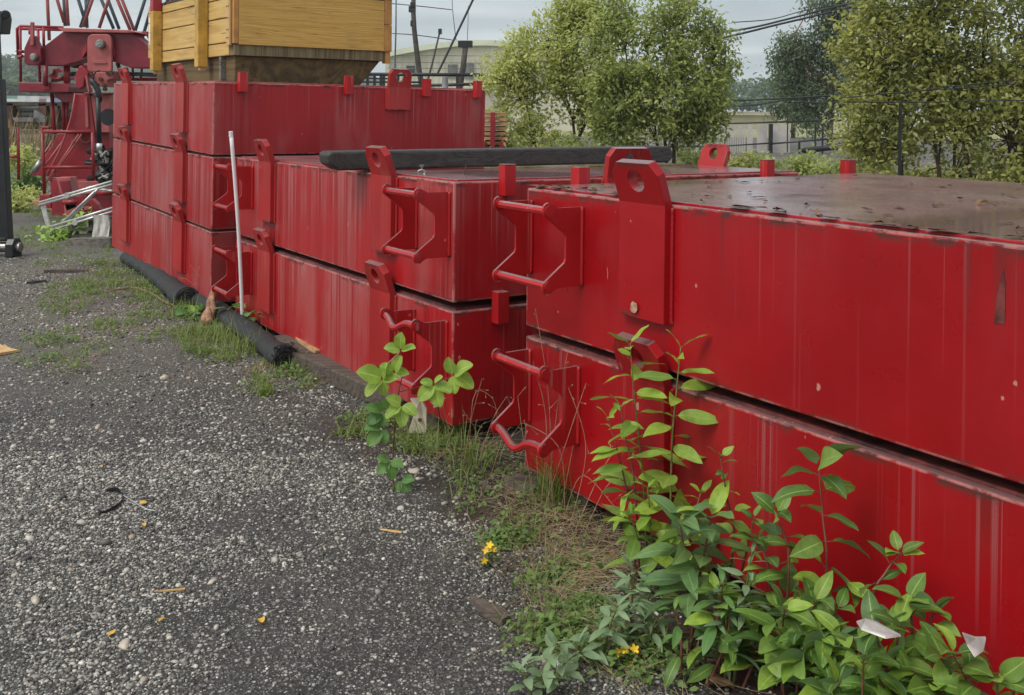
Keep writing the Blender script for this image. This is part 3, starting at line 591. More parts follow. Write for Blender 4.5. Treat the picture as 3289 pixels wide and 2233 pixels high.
# dunnage under the stacks
def dunnage(k, x, label):
    s = STACK[k]; mtx = stack_matrix(k); zb = s[7][0][0]
    mb = MB(); mb.box((x, -s[6] + .03, .0), (x + .14, -.03, zb - .003)); o = mb.build('dunnage_block', M['timber'], bevel=.008); o.matrix_world = mtx; tag(o, label, 'timber', 'timber bearers under the stacks')
dunnage(2, 3.0, 'timber bearer under the left end of the nearest stack'); dunnage(0, .35, 'timber bearer under the three-high stack, behind the fabric roll'); dunnage(1, .2, 'timber bearer under the near end of the centre stack')
def roll(pts, r, label, open_end=False):
    t_ = thing('fabric_roll', label, 'fabric roll', tuple(pts[0]), 'black fabric rolls beside the stacks'); o0 = np.array(pts[0]); P_ = [np.array(p) - o0 for p in pts]
    m_ = 60; path = []
    for i in range(m_ + 1):
        q = i / m_ * (len(P_) - 1); k = min(int(q), len(P_) - 2); path.append(P_[k] + (P_[k + 1] - P_[k]) * (q - k))
    rr = [r * (1 + .06 * math.sin(i * .7) + .04 * math.sin(i * .23) + RNG.uniform(-.03, .03)) for i in range(m_ + 1)]
    mb = MB(); mb.tube([p + np.array([0, 0, r * .97 + RNG.uniform(-.003, .003)]) for p in path], rr, 22, not open_end); ro = mb.build('rolled_sheet', M['fabric'], t_, smooth=True); ro.scale = (1, 1, .72)
    dr = unit(path[-1] - path[-2]); x, y = perp(dr); sp = []
    for i in range(90): a = i * .42; q = r * .95 * (1 - i / 100); sp.append(path[-1] + np.array([0, 0, r * .72]) + dr * (.004 * math.sin(i)) + (x * math.cos(a) + y * math.sin(a)) * q)
    mb = MB(); mb.tube(sp, .007, 5); mb.build('spiral_end', M['fabric'], t_)
    if open_end:
        n = 160; B = np.array([path[-1] + np.array([0, 0, r * .97]) + (x * math.cos(a) + y * math.sin(a)) * q for a, q in zip(RNG.uniform(0, 6.28, n), r * np.sqrt(RNG.uniform(.05, 1, n)))])
        mb = MB()
        for p in B: mb.tube([p - dr * .03, p + dr * RNG.uniform(.01, .05) + RNG.normal(size=3) * .012], [.003, .001], 3)
        mb.build('frayed_edge', M['rubber'], t_)
roll([gp(296, 600), gp(350, 634), gp(424, 700)], .105, 'black fabric roll along the foot of the three-high stack')
roll([gp(424, 672), gp(540, 752), gp(648, 836)], .085, 'black fabric roll with frayed open end beside the long timber', True)
a = gp(550, 700); b = at(524, 300, 6.95)
a = at(551, 692, 7.15); a[2] = .03
t_ = thing('plastic_pole', 'white plastic pole leaning against the step brackets of the centre stack', 'pole', tuple(a))
mb = MB(); n = 12; mb.tube([(b - a) * i / n + np.array([1, 0, 0]) * .012 * math.sin(i / n * math.pi) for i in range(n + 1)], .0138, 12); mb.build('pipe', M['pvc'], t_, smooth=True)
mb = MB(); dv = unit(b - a); mb.tube([(b - a) - dv * .035, (b - a) + dv * .004], .0152, 12); mb.build('end_sleeve', M['pvc'], t_)
# tan canvas roll with a stick
a = gp(470, 742); b = at(486, 660, 7.55)
mb = MB(); n = 16
for k, (rx, ph) in enumerate(((.036, 0), (.03, 2.1), (.03, 4.2))):
    mb.tube([a + (b - a) * i / n + np.array([.026 * (1 - .6 * i / n) * math.sin(i * .22 + ph), .02 * math.cos(i * .25 + ph), .03]) for i in range(n + 1)], [rx * (1 - .62 * i / n) * (1 + .10 * math.sin(i * 1.3 + ph)) for i in range(n + 1)], 12)
o = mb.build('canvas_wrap', M['canvas'], smooth=True); tag(o, 'crumpled tan canvas wrap leaning on the black fabric roll', 'canvas')
# cream strip at the end of the timber
c0 = gp(945, 985)
t_ = thing('metal_strip', 'cream coloured flat strip with a bolt hole under the bramble', 'metal strip', tuple(c0))
e = [at(925, 985, 4.80) - c0, at(968, 985, 4.80) - c0, at(968, 930, 4.80) - c0, at(955, 905, 4.82) - c0, at(930, 905, 4.82) - c0, at(943, 930, 4.80) - c0]
mb = MB(); mb.prism(e, (0.004, .02, 0)); mb.build('strip_plate', M['cream'], t_, bevel=.003)
mb = MB(); h_ = at(953, 953, 4.795) - c0; mb.cyl(h_, h_ + np.array([0, -.004, 0]), .010, 10); mb.build('bolt', M['rust'], t_)

# ------------------------------------------------------------------ gravel stones (one loose mass near the camera)
def in_boxes(x, y, pad=0.):
    r = np.zeros(len(x), bool)
    for s in STACK:
        A = (math.cos(s[2]), math.sin(s[2])); B = (math.sin(s[2]), -math.cos(s[2])); a = (x - s[0]) * A[0] + (y - s[1]) * A[1]; b = (x - s[0]) * B[0] + (y - s[1]) * B[1]
        r |= (a > -pad) & (a < s[5] + pad) & (b > -pad) & (b < s[6] + pad)
    return r
def vnoise(x, y, sc, seed=0):
    r = np.random.default_rng(seed); G = r.uniform(0, 1, (64, 64)); x = x * sc; y = y * sc; i = np.floor(x).astype(int); j = np.floor(y).astype(int); fx = x - i; fy = y - j
    fx = fx * fx * (3 - 2 * fx); fy = fy * fy * (3 - 2 * fy); g = lambda a, b: G[a % 64, b % 64]
    return (g(i, j) * (1 - fx) + g(i + 1, j) * fx) * (1 - fy) + (g(i, j + 1) * (1 - fx) + g(i + 1, j + 1) * fx) * fy
def soil_mask(x, y):            # humus strip along the foot of the nearest stack and in the gap before it
    s_ = (x - .065) * -.827 + (y - 4.25) * -.563 + (vnoise(x, y, 3.2, 21) - .5) * .5; return np.clip((.50 - s_) / .22, 0, 1) * (y < 5.2) * (s_ > -.9)
bm_ = bmesh.new(); bmesh.ops.create_icosphere(bm_, subdivisions=2, radius=1); ICO2 = (np.array([v.co[:] for v in bm_.verts]), np.array([[v.index for v in f.verts] for f in bm_.faces])); bm_.free()
bm_ = bmesh.new(); bmesh.ops.create_icosphere(bm_, subdivisions=1, radius=1); ICO1 = (np.array([v.co[:] for v in bm_.verts]), np.array([[v.index for v in f.verts] for f in bm_.faces])); bm_.free()
def pebbles(x, y, r, ico):
    n = len(x); V0, F0 = ico; k = len(V0); D = 1 + RNG.normal(0, .13, (n, k, 1)); V = V0[None] * D * np.stack([RNG.uniform(.8, 1.45, n), RNG.uniform(.65, 1.1, n), RNG.uniform(.4, .8, n)], 1)[:, None, :]
    a = RNG.uniform(0, 6.28, n); tl = RNG.uniform(-.45, .45, n); ca, sa, ct, st = np.cos(a), np.sin(a), np.cos(tl), np.sin(tl)
    X, Y, Z = V[..., 0], V[..., 1], V[..., 2]; Y, Z = Y * ct[:, None] - Z * st[:, None], Y * st[:, None] + Z * ct[:, None]
    X, Y = X * ca[:, None] - Y * sa[:, None], X * sa[:, None] + Y * ca[:, None]
    V = np.stack([X, Y, Z], 2) * r[:, None, None] + np.stack([x, y, r * RNG.uniform(-.05, .3, n)], 1)[:, None, :]
    return V.reshape(-1, 3), (np.arange(n)[:, None, None] * k + F0[None]).reshape(-1, 3)
def scatter(n, y0, y1):
    y = y0 + (y1 - y0) * RNG.uniform(0, 1, n); x = RNG.uniform(-.56, .55, n) * y + RNG.uniform(-.15, .15, n); kp = ~in_boxes(x, y, .0) & (RNG.uniform(0, 1, n) < y / y1)
    return x[kp], y[kp]
parts = []
for (n, y0, y1, rm, ico) in ((190000, 2.35, 4.6, .0040, ICO1), (210000, 4.2, 10.5, .0056, ICO1)):
    x, y = scatter(n, y0, y1); dn = vnoise(x, y, 1.1, 3) * .35 + vnoise(x, y, 3.1, 5) * .35 + vnoise(x, y, 9, 8) * .3
    for zu, zv, zr, za in ((60, 1400, .45, .3), (180, 1200, .5, .18), (1180, 1240, .35, .28), (640, 1000, .6, .15), (900, 1500, .5, -.28), (620, 1520, .35, -.18), (700, 1250, .4, -.12), (950, 1380, .25, -.15)):
        zc = gp(zu, zv); dn = dn + za * np.exp(-((x - zc[0]) ** 2 + (y - zc[1]) ** 2) / zr ** 2)
    kp = RNG.uniform(0, 1, len(x)) < np.clip((dn - .30) * 2.6, .10, 1) * (1 - .9 * soil_mask(x, y)); x, y = x[kp], y[kp]; r = rm * np.exp(RNG.normal(0, .40, len(x)))
    parts.append(pebbles(x, y, r, ico))
x, y = scatter(260, 2.35, 7.5); parts.append(pebbles(x, y, RNG.uniform(.009, .015, len(x)), ICO2))
V, F = cat_mesh(parts); o = mesh_np('gravel', V, F, M['pebble'], smooth=True); tag(o, 'loose grey gravel stones over the yard', 'gravel', kind='stuff')
def stone(u, v, r, label, m='pale_stone'):
    p = gp(u, v); V, F = pebbles(np.array([0.]), np.array([0.]), np.array([r]), ICO2); o = mesh_np('stone', V, F, M[m], smooth=True); o.location = tuple(p); tag(o, label, 'stone', 'larger pale stones on the gravel')
stone(374, 860, .028, 'cream pebble on bare gravel, largest one left of the long timber')
stone(283, 1465, .019, 'pinkish flat stone at the lower left of the yard');
stone(80, 1365, .019, 'tan rounded stone at the left edge of the gravel'); stone(940, 1070, .032, 'grey stone beside the foot of the bramble'); stone(484, 1320, .017, 'pale stone in the middle of the dark gravel')
stone(223, 972, .018, 'small grey stone on the brown left part of the yard')

# ------------------------------------------------------------------ red crane behind the tall stack
def K1(x, y, Y): return N(x / 3.156, y / 3.156, Y)
def K2(x, y, Y): return N(x / 2.63, 300 + y / 2.63, Y)
DY = np.array([0, 1., 0])
CY = 14.6
cr_o = np.array([K1(800, 940, CY)[0], CY, 0.])
crane = thing('crane', 'red crane superstructure with equalizer beam and guard rails behind the three-high stack', 'crane', tuple(cr_o))
def cpoly(name, pts, th, m, K=K1, Y=CY, bevel=.012, parent=None):
    P_ = [K(x, y, Y) - cr_o for x, y in pts]; mb = MB(); mb.prism(P_, DY * th); return mb.build(name, M[m], crane if parent is None else parent, bevel=bevel)
def ctube(name, segs, r, m, K=K1, Y=CY, parent=None, n=10):
    for s in segs:
        mb = MB(); mb.tube([K(x, y, Y) - cr_o for x, y in s], r, n); o = mb.build(name, M[m], crane if parent is None else parent, smooth=True)
    return o
beam = cpoly('equalizer_beam', [(405, 500), (640, 318), (1350, 338), (1515, 480), (1545, 560), (1560, 630), (1592, 662), (1592, 692), (1330, 690), (1140, 625), (860, 610), (640, 668), (395, 662)], .32, 'crane_dark')
mb = MB(); P_ = [K1(x, y, CY) - cr_o for x, y in [(618, 288), (1350, 312), (1405, 332), (1340, 340), (690, 330), (650, 318)]]; mb.prism([p - DY * .12 for p in P_], DY * .5); mb.build('top_flange', M['crane_pink'], beam, bevel=.006)
ln = cpoly('link_plate', [(882, 730), (882, 400), (895, 365), (930, 346), (1085, 346), (1118, 365), (1130, 400), (1130, 730)], .07, 'crane_pink', Y=CY - .12)
def pin(x, y, r, Y, parent, m='steel'):
    p = K1(x, y, Y) - cr_o; mb = MB(); mb.cyl(p, p + DY * .07, r, 20); mb.cyl(p - DY * .02, p, r * .8, 20); mb.cyl(p - DY * .03, p - DY * .02, r * .22, 8); return mb.build('pin', M[m], parent, bevel=.004)
pin(1010, 448, .068, CY - .19, ln)
cpoly('link_plate_step', [(940, 640), (950, 612), (1060, 612), (1085, 640), (1070, 645), (960, 645)], .02, 'crane_pink', Y=CY - .14, parent=ln, bevel=.004)
cpoly('rib', [(880, 420), (884, 520), (835, 590), (825, 540)], .05, 'crane_red', Y=CY - .05); cpoly('rib', [(1132, 440), (1165, 540), (1160, 590), (1132, 520)], .05, 'crane_red', Y=CY - .05)
el = cpoly('end_link', [(300, 362), (350, 362), (412, 490), (415, 625), (395, 655), (350, 664), (270, 660), (243, 625), (243, 490)], .1, 'crane_dark', Y=CY - .1)
pin(335, 578, .055, CY - .16, el)
cpoly('link_stalk', [(303, 460), (305, 225), (335, 225), (338, 460)], .05, 'crane_pink', Y=CY - .14, parent=el, bevel=.004)
RY = CY + .35
rail = ctube('guard_rail', [[(640, 280), (205, 264), (172, 290), (182, 560)], [(640, 305), (180, 293)], [(205, 270), (210, 830)], [(385, 300), (405, 832)], [(440, 275), (445, 480)], [(300, 300), (303, 350)]], .021, 'crane_red', Y=RY)
ctube('guard_rail', [[(1345, 330), (1520, 332)], [(1350, 352), (1520, 356)], [(1410, 335), (1440, 690), (1425, 815)], [(1470, 320), (1530, 420)], [(1345, 690), (1350, 815)]], .018, 'crane_red', Y=RY)
ctube('pipe', [[(190, 520), (240, 525)], [(180, 590), (235, 565)]], .025, 'crane_red', Y=CY)
pf = cpoly('platform', [(183, 835), (640, 840), (705, 880), (705, 938), (190, 934)], .8, 'crane_dark', Y=CY - .1)
cpoly('platform_bracket', [(432, 838), (500, 838), (500, 905), (432, 905)], .02, 'crane_red', Y=CY - .125, parent=pf, bevel=.003)
ctube('post', [[(460, 670), (462, 870)]], .035, 'crane_dark', Y=CY - .15, parent=pf)
cpoly('underframe', [(540, 942), (755, 942), (748, 1042), (640, 1040), (560, 985)], .6, 'crane_dark', Y=CY)
# legs, pipes and machinery between platform and base
ctube('leg_pipe', [[(525, 945), (555, 1360)], [(640, 1000), (650, 1320)], [(680, 1010), (680, 1300)]], .028, 'crane_red', Y=CY + .3)
ctube('leg_pipe', [[(665, 660), (665, 860)], [(690, 660), (690, 880)], [(1275, 690), (1320, 815)], [(1190, 640), (1250, 800)]], .03, 'crane_red', Y=CY + .2)
cpoly('winch_block', [(700, 640), (800, 620), (850, 660), (840, 700), (740, 690), (710, 680)], .3, 'crane_red', Y=CY + .4); cpoly('winch_block', [(480, 700), (590, 690), (640, 740), (650, 800), (540, 815), (430, 830), (430, 770), (490, 760)], .4, 'crane_red', Y=CY + .5)
mb = MB()
for x, y in ((508, 728), (495, 808), (610, 760)): p = K1(x, y, CY + .44) - cr_o; mb.cyl(p, p + DY * .06, .04, 14)
mb.build('roller', M['steel'], crane)
ctube('hydraulic_pipe', [[(705, 752), (790, 748)], [(1150, 745), (1700, 765)]], .035, 'grey_steel', Y=CY + .3)
ctube('deck_rail', [[(480, 800), (700, 800)], [(1130, 802), (1740, 805)]], .03, 'crane_red', Y=CY + .5)
cpoly('sheave_bracket', [(760, 760), (800, 670), (835, 665), (895, 740), (885, 780), (860, 790), (845, 880), (800, 905), (765, 890)], .12, 'crane_red', Y=CY - .2)
cpoly('strut', [(860, 770), (880, 765), (905, 930), (890, 935)], .08, 'crane_pink', Y=CY - .22, bevel=.004)
cpoly('housing', [(880, 735), (1140, 730), (1145, 800), (1085, 815), (1085, 885), (920, 870), (890, 800)], .35, 'crane_pink', Y=CY - .12)
mb = MB()
for x, y in ((920, 745), (1095, 745), (1130, 738), (1020, 805), (1060, 870), (1065, 905), (980, 860)): p = K1(x, y, CY - .14) - cr_o; mb.cyl(p - DY * .02, p + DY * .02, .03, 10)
mb.build('bolt', M['rust'], crane)
# tower base: curved side plates, pale face, deck
tw = cpoly('side_frame', [(480, 340), (560, 334), (920, 330), (925, 735), (700, 728), (250, 690), (330, 590), (440, 440)], .35, 'crane_red', K2, CY + .1)
cpoly('side_frame_web', [(632, 2), (758, 5), (802, 332), (560, 345), (592, 240), (612, 150)], .14, 'crane_red', K2, CY - .06)
cpoly('slot_plate', [(716, 30), (736, 30), (748, 280), (738, 292), (722, 285)], .02, 'crane_pink', K2, CY - .085, parent=tw, bevel=.004)
fp = cpoly('face_plate', [(762, 18), (925, 8), (925, 332), (808, 332)], .15, 'crane_pink', K2, CY - .05)
mb = MB(); p = K2(915, 200, CY - .055) - cr_o; mb.cyl(p, p + DY * .004, .125, 24); mb.build('hole_dark_disc', M['black'], fp)  # black disc on the plate, the hole's inner shade put in as colour
cpoly('deck_edge', [(700, -8), (925, -8), (925, 6), (710, 8)], .4, 'crane_dark', K2, CY - .2)
ctube('brace', [[(690, 345), (420, 740)], [(530, 405), (360, 640)], [(634, 0), (612, 150), (592, 240), (556, 345), (510, 470), (450, 590), (395, 690)], [(665, 345), (500, 600), (360, 790)], [(445, 400), (260, 690)]], .014, 'crane_pink', K2, CY - .1)
ctube('gas_strut', [[(285, 668), (345, 570)]], .04, 'steel', K2, CY - .12)
cpoly('cleat', [(595, 420), (610, 395), (628, 400), (612, 432)], .04, 'crane_pink', K2, CY - .16, bevel=.003); cpoly('cleat', [(430, 660), (455, 635), (462, 650), (440, 668)], .04, 'crane_pink', K2, CY - .16, bevel=.003)
mb = MB(); p = K2(725, 367, CY + .05) - cr_o; mb.tube([p + .085 * np.array([math.cos(a), 0, math.sin(a)]) for a in np.linspace(0, 6.28, 21)], .012, 6, False); mb.build('lifting_ring', M['crane_pink'], crane)
gr = ctube('step_rail', [[(350, 325), (790, 325)], [(358, 325), (374, 850)], [(782, 325), (790, 720)], [(376, 626), (786, 622)]], .024, 'crane_red', K2, CY - .6)
ctube('step_rail', [[(352, 290), (450, 288)], [(356, 290), (358, 330)]], .022, 'crane_red', K2, CY + .6)
cpoly('rail_foot', [(330, 855), (425, 855), (430, 972), (328, 960)], .05, 'crane_red', K2, CY - .62)
cpoly('base_box', [(420, 722), (935, 735), (935, 1090), (540, 1060), (440, 1055)], .6, 'crane_red', K2, CY - .1)
cpoly('base_skirt', [(270, 905), (440, 900), (440, 1000), (330, 968), (270, 930)], .4, 'lumber', K2, CY + .3)
cpoly('deck_plate', [(480, 742), (935, 742), (935, 830), (600, 870), (500, 850)], .1, 'crane_pink', K2, CY - .35)
mb = MB(); mb.tube([K1(x, y, CY - .35) - cr_o for x, y in ((915, 800), (950, 840), (985, 900), (1005, 960), (1015, 1030))], [.034, .042, .042, .04, .03], 12); mb.tube([K1(x, y, CY - .36) - cr_o for x, y in ((992, 990), (1000, 1200), (1006, 1465))], .036, 12); hs = mb.build('hose', M['rubber'], crane, smooth=True)
mb = MB(); mb.tube([K1(1006, 1455, CY - .37) - cr_o, K1(1010, 1525, CY - .37) - cr_o], .042, 12); mb.build('hose_fitting', M['alu'], hs, smooth=True)
mb = MB(); mb.tube([K1(x, y, CY - .25) - cr_o for x, y in ((945, 830), (950, 760), (975, 725), (1010, 715))], .012, 6); mb.build('thin_hose', M['rubber'], crane, smooth=True)
mb = MB(); r_ = random.Random(3)
for i in range(26):
    x, y = r_.uniform(812, 930), r_.uniform(480, 730); p = K2(x, y, CY - .3) - cr_o
    mb.tube([p, p + np.array([r_.uniform(-.1, .1), r_.uniform(-.1, .1), r_.uniform(-.12, .12)]), p + np.array([r_.uniform(-.2, .2), r_.uniform(-.1, .1), r_.uniform(-.2, .1)])], r_.uniform(.015, .055), 8)
mb.build('hose_bundle', M['rubber'], crane, smooth=True)
mb = MB()
for i in range(16):
    x, y = r_.uniform(812, 930), r_.uniform(480, 730); p = K2(x, y, CY - .42) - cr_o; mb.cyl(p, p + np.array([r_.uniform(-.1, .1), 0, r_.uniform(-.1, .1)]), r_.uniform(.01, .03), 8)
mb.build('hose_coupling', M['steel'], crane)

def lattice(name, label, segs, r, m, Y):
    """tubes running on up out of the picture; each (x0,y0) is where the tube crosses the picture's top"""
    b0 = K1(*segs[0][1], Y); t_ = thing(name, label, 'boom', tuple(b0))
    for (a, b) in segs:
        p, q = K1(*a, Y) - b0, K1(*b, Y) - b0; mb = MB(); mb.tube([q, p + (p - q) * .8], r, 10); mb.build('lattice_tube', M[m], t_, smooth=True)
lattice('lattice_boom', 'red lattice boom tubes rising behind the crane', [((480, 0), (500, 410)), ((580, 0), (650, 230)), ((675, 0), (692, 262)), ((935, 0), (840, 275)), ((1100, 0), (1005, 285)), ((1190, 0), (1320, 305)), ((1238, 0), (1362, 312)), ((1745, 0), (1690, 120))], .029, 'crane_pink', 17.5)
lattice('lattice_boom', 'slate grey lattice boom tubes crossing behind the crane', [((648, 0), (660, 265)), ((795, 0), (885, 282)), ((872, 0), (882, 282)), ((905, 0), (815, 280)), ((1028, 0), (1152, 292)), ((1095, 0), (1208, 295)), ((1468, 0), (1370, 312)), ((1555, 0), (1440, 400)), ((1695, 0), (1720, 40))], .033, 'grey_steel', 20)

# black post at the left edge
pb = gp(22, 582); YB = pb[1]
bp = thing('steel_post', 'black steel post with a pinned clevis foot at the left edge', 'post', tuple(pb))
mb = MB(); mb.bar(K2(55, 1240, YB) - pb, K2(-12, -120, YB) - pb, .105, .11, (0, 1, 0)); mb.bar(K2(-12, -120, YB) - pb, K2(-30, -560, YB) - pb, .06, .06, (0, 1, 0)); mb.build('post_shaft', M['black'], bp, bevel=.008)
mb = MB(); x0 = K2(5, 1380, YB)[0] - pb[0]; x1 = K2(172, 1380, YB)[0] - pb[0]
for x in (x0 - .16, x1 - .12): mb.prism([(x, -.10, .0), (x, .10, .0), (x, .10, .14), (x, .05, .20), (x, -.05, .20), (x, -.10, .14)], (.09, 0, 0))
mb.box((x0 - .07, -.06, .17), (x1 - .13, .06, .21)); mb.build('clevis', M['black'], bp, bevel=.01)
mb = MB(); mb.cyl((x0 - .2, 0, .10), (x1 + .01, 0, .10), .055, 16); mb.build('pin', M['steel'], bp, bevel=.004)
mb = MB(); P_ = [K1(x, y, YB) - pb for x, y in ((-80, 115), (62, 120), (78, 190), (60, 345), (-60, 345))]; mb.prism([p - DY * .1 for p in P_], DY * .2); mb.cyl(K1(55, 150, YB - .14) - pb, K1(55, 150, YB + .14) - pb, .05, 10); mb.build('head_bracket', M['black'], bp, bevel=.012)
# short red hoop rail
rp = K2(110, 720, 16.5); rp0 = np.array([rp[0], 16.5, 0.])
t_ = thing('hoop_rail', 'small red hoop rail in the weeds right of the black post', 'railing', tuple(rp0))
mb = MB()
for s in ([(65, 740), (60, 292), (152, 290), (158, 730)], [(62, 534), (155, 532)]): mb.tube([K2(x, y, 16.5) - rp0 for x, y in s], .026, 10)
mb.build('rail_tube', M['crane_red'], t_, smooth=True)

# aluminium frame leaning on a small pallet heap
AY = 11.9; ap = K2(440, 1230, AY); ap0 = np.array([ap[0], AY, 0.])
al = thing('ladder_frame', 'bent aluminium ladder frame lying over pallets in front of the crane', 'frame', tuple(ap0))
for a_, b_ in (((336, 922), (942, 745)), ((332, 944), (945, 770)), ((428, 1128), (950, 968)), ((432, 1158), (952, 998)), ((512, 1108), (800, 832)), ((536, 1120), (826, 812)), ((800, 805), (945, 825))):
    mb = MB(); mb.tube([K2(*a_, AY) - ap0, K2(*b_, AY - .3) - ap0], .0155, 10); mb.build('frame_tube', M['alu'], al, smooth=True)
mb = MB(); mb.prism([K2(x, y, AY) - ap0 for x, y in ((335, 935), (375, 945), (455, 1235), (425, 1240))], (0, .03, 0)); mb.build('end_plate', M['alu'], al)
mb = MB()
for x, y in ((570, 862), (755, 808), (770, 1045), (640, 1090)): p = K2(x, y, AY - .12) - ap0; mb.cyl(p - DY * .03, p + DY * .03, .035, 10)
mb.build('joint', M['alu'], al)
def plank(name, a_, b_, wd, ht, Ya, Yb, m, label, cat='timber', zoff=0, grp=None):
    p, q = K2(*a_, Ya), K2(*b_, Yb); mb = MB(); mb.bar(p, q, wd, ht); o = mb.build(name, M[m], bevel=.006); tag(o, label, cat, grp); return o
plank('timber_block', (590, 1272), (975, 1262), .16, .13, 11.5, 11.3, 'timber_grey', 'weathered grey timber on the ground left of the three-high stack')
pl = thing('pallet', 'broken grey pallet under the aluminium frame', 'pallet', tuple(ap0))
for y_, w_ in ((1060, .10), (1150, .09), (1205, .09)):
    mb = MB(); mb.bar(K2(600, y_, AY + .1) - ap0, K2(960, y_ - 10, AY - .1) - ap0, w_, .035); mb.build('deck_board', M['timber_grey'], pl)
for x_ in (620, 790, 930):
    mb = MB(); mb.bar(K2(x_, 1040, AY + .15) - ap0, K2(x_, 1225, AY + .12) - ap0, .09, .09, (0, 1, 0)); mb.build('block', M['timber_grey'], pl)
# draped plastic
gx = np.linspace(0, 1, 14); gy = np.linspace(0, 1, 12); V = []; F = []
for j, q in enumerate(gy):
    for i, p in enumerate(gx):
        x = 782 + 138 * p + 8 * math.sin(q * 4); y = 1028 + (190 + 8 * math.sin(p * 9)) * q; V.append(K2(x, y, AY - .28 - .05 * q + .006 * math.sin(p * 13 + q * 3) + .004 * math.sin(p * 27 - q * 5)))
for j in range(11):
    for i in range(13): p = j * 14 + i; F.append((p, p + 1, p + 15, p + 14))
V = np.array(V); V2 = V + [0, .012, 0]; nb = len(V); F2 = [tuple(nb + k for k in f[::-1]) for f in F]
o = mesh_np('plastic_sheet', np.vstack([V, V2]), np.array(F + F2), M['white_cloth'], smooth=True); tag(o, 'dirty white plastic sheet hanging over the pallet', 'sheet')
# loose red steel brackets
bo = K2(640, 1040, 12.6); bo0 = np.array([bo[0], 12.6, 0.])
t_ = thing('steel_bracket', 'faded red steel channel and bracket pieces piled behind the aluminium frame', 'bracket', tuple(bo0))
for nm, pts, th in (('channel_plate', [(470, 712), (590, 710), (622, 880), (650, 960), (560, 1000), (525, 880)], .2), ('bracket_arm', [(620, 880), (700, 860), (720, 960), (690, 1040), (640, 1040)], .1), ('bracket_arm', [(735, 900), (775, 890), (825, 940), (845, 990), (800, 985), (745, 930)], .1), ('hinge_plate', [(535, 915), (640, 905), (650, 1010), (545, 1045)], .15), ('hinge_plate', [(690, 962), (750, 955), (760, 985), (690, 990)], .1)):
    mb = MB(); mb.prism([K2(x, y, 12.6) - bo0 for x, y in pts], (0, th, 0)); mb.build(nm, M['crane_pink' if 'plate' in nm else 'crane_red'], t_, bevel=.008)
for a_, b_, r_q in (((820, 842), (950, 835), .04), ((535, 922), (640, 918), .03)): mb = MB(); mb.tube([K2(*a_, 12.5) - bo0, K2(*b_, 12.45) - bo0], r_q, 12); mb.build('cross_tube', M['crane_red'], t_, smooth=True)
mb = MB(); mb.prism([K2(x, y, 12.55) - bo0 for x, y in ((500, 745), (575, 740), (598, 860), (540, 880))], (0, .06, 0)); mb.build('channel_recess', M['crane_dark'], t_)

# ------------------------------------------------------------------ trees, shrubs
def tree(name, label, base, trunks, blobs, n, L, mat, bark='bark', cat='tree', group=None, per=26, spread=.2, tr=.035, droop=.35, wr=.55, shoots=0, twig=.008, nb=60, voids=0, rv=.3):
    """blobs: (centre xyz, radii xyz, weight); trunks: list of point lists, all in world coordinates"""
    base = np.array(base, float); root = thing(name, label, cat, tuple(base), group)
    bl = [(np.array(c, float) - base, np.array(r, float), w_) for c, r, w_ in blobs]; W = np.array([b[2] for b in bl]); W = W / W.sum()
    k = max(8, n // per); idx = RNG.choice(len(bl), k, p=W); cen = np.array([bl[i][0] for i in idx]); rr = np.array([bl[i][1] for i in idx])
    cl = cen + rdir(k) * (RNG.uniform(.12, 1, k) ** .45)[:, None] * rr
    if voids:
        vc = cl[RNG.integers(0, k, voids)]; dv = np.min(np.linalg.norm((cl[:, None, :] - vc[None]) * [1, .55, 1.], axis=2) / (rv * RNG.uniform(.6, 1.3, voids))[None], axis=1); cl = cl[dv > 1]; k = len(cl)
    mb = MB(); ends = []
    for tp in trunks:
        P_ = [np.array(p, float) - base for p in tp]; m_ = len(P_); mb.tube(P_, [tr * (1 - .7 * i / max(1, m_ - 1)) for i in range(m_)], 8); ends += P_[1:]
    mb.build('trunk', M[bark], root, smooth=True)
    mb = MB(); E = np.array(ends); tot = []
    for c in cl[RNG.permutation(k)[:min(k, nb)]]:
        a = E[np.argmin(np.linalg.norm((E - c) * [1, 1, .6] + [0, 0, .25], axis=1))]; md = (a + c) / 2 + RNG.normal(size=3) * .06 + [0, 0, .04]; mb.tube([a, md, c], [twig * 1.5, twig, twig * .4], 5, False); tot.append((a, md, c))
    mb.build('branch', M[bark], root, smooth=True)
    cnt = RNG.poisson(per, k); ii = np.repeat(np.arange(k), cnt); C = cl[ii] + RNG.normal(size=(len(ii), 3)) * spread * np.array([1, 1, .75])
    if shoots:
        S = []
        for _ in range(shoots):
            i = RNG.integers(len(bl)); c, r, _w = bl[i]; d = rdir(1)[0]; d[2] = abs(d[2]) + .35; d = unit(d); s0 = c + d * r * .7; s1 = s0 + unit(d * [.6, .6, 1] + RNG.normal(size=3) * .2) * RNG.uniform(.25, .75) * np.mean(r) ** .5
            q = RNG.uniform(0, 1, 26)[:, None]; S.append(s0 + (s1 - s0) * q + RNG.normal(size=(26, 3)) * .045 * (1.2 - q))
        C = np.vstack([C] + S)
    V, F = leaf_cloud(C, RNG.uniform(.65, 1.15, len(C)) * L, droop, wr); mesh_np('crown', V, F, M[mat], root)
    return root
def K4(x, y, Y): return N(1200 + x / 3.156, y / 3.156, Y)
def K5(x, y, Y): return N(1800 + x / 2.63, y / 2.63, Y)
def K6(x, y, Y): return N(2300 + x / 2.35, y / 2.35, Y)
def sph(u, v, Y, ru, rv, w_=1., ry=None):      # ellipsoid given on the 2324 px sheet at distance Y
    s = Y * 1.41523 / FOC; return (at(u, v, Y), np.array((ru * s, ry or ru * s * .9, rv * s)), w_)
Y = 17.; b = at(1300, 420, Y); b[2] = 0
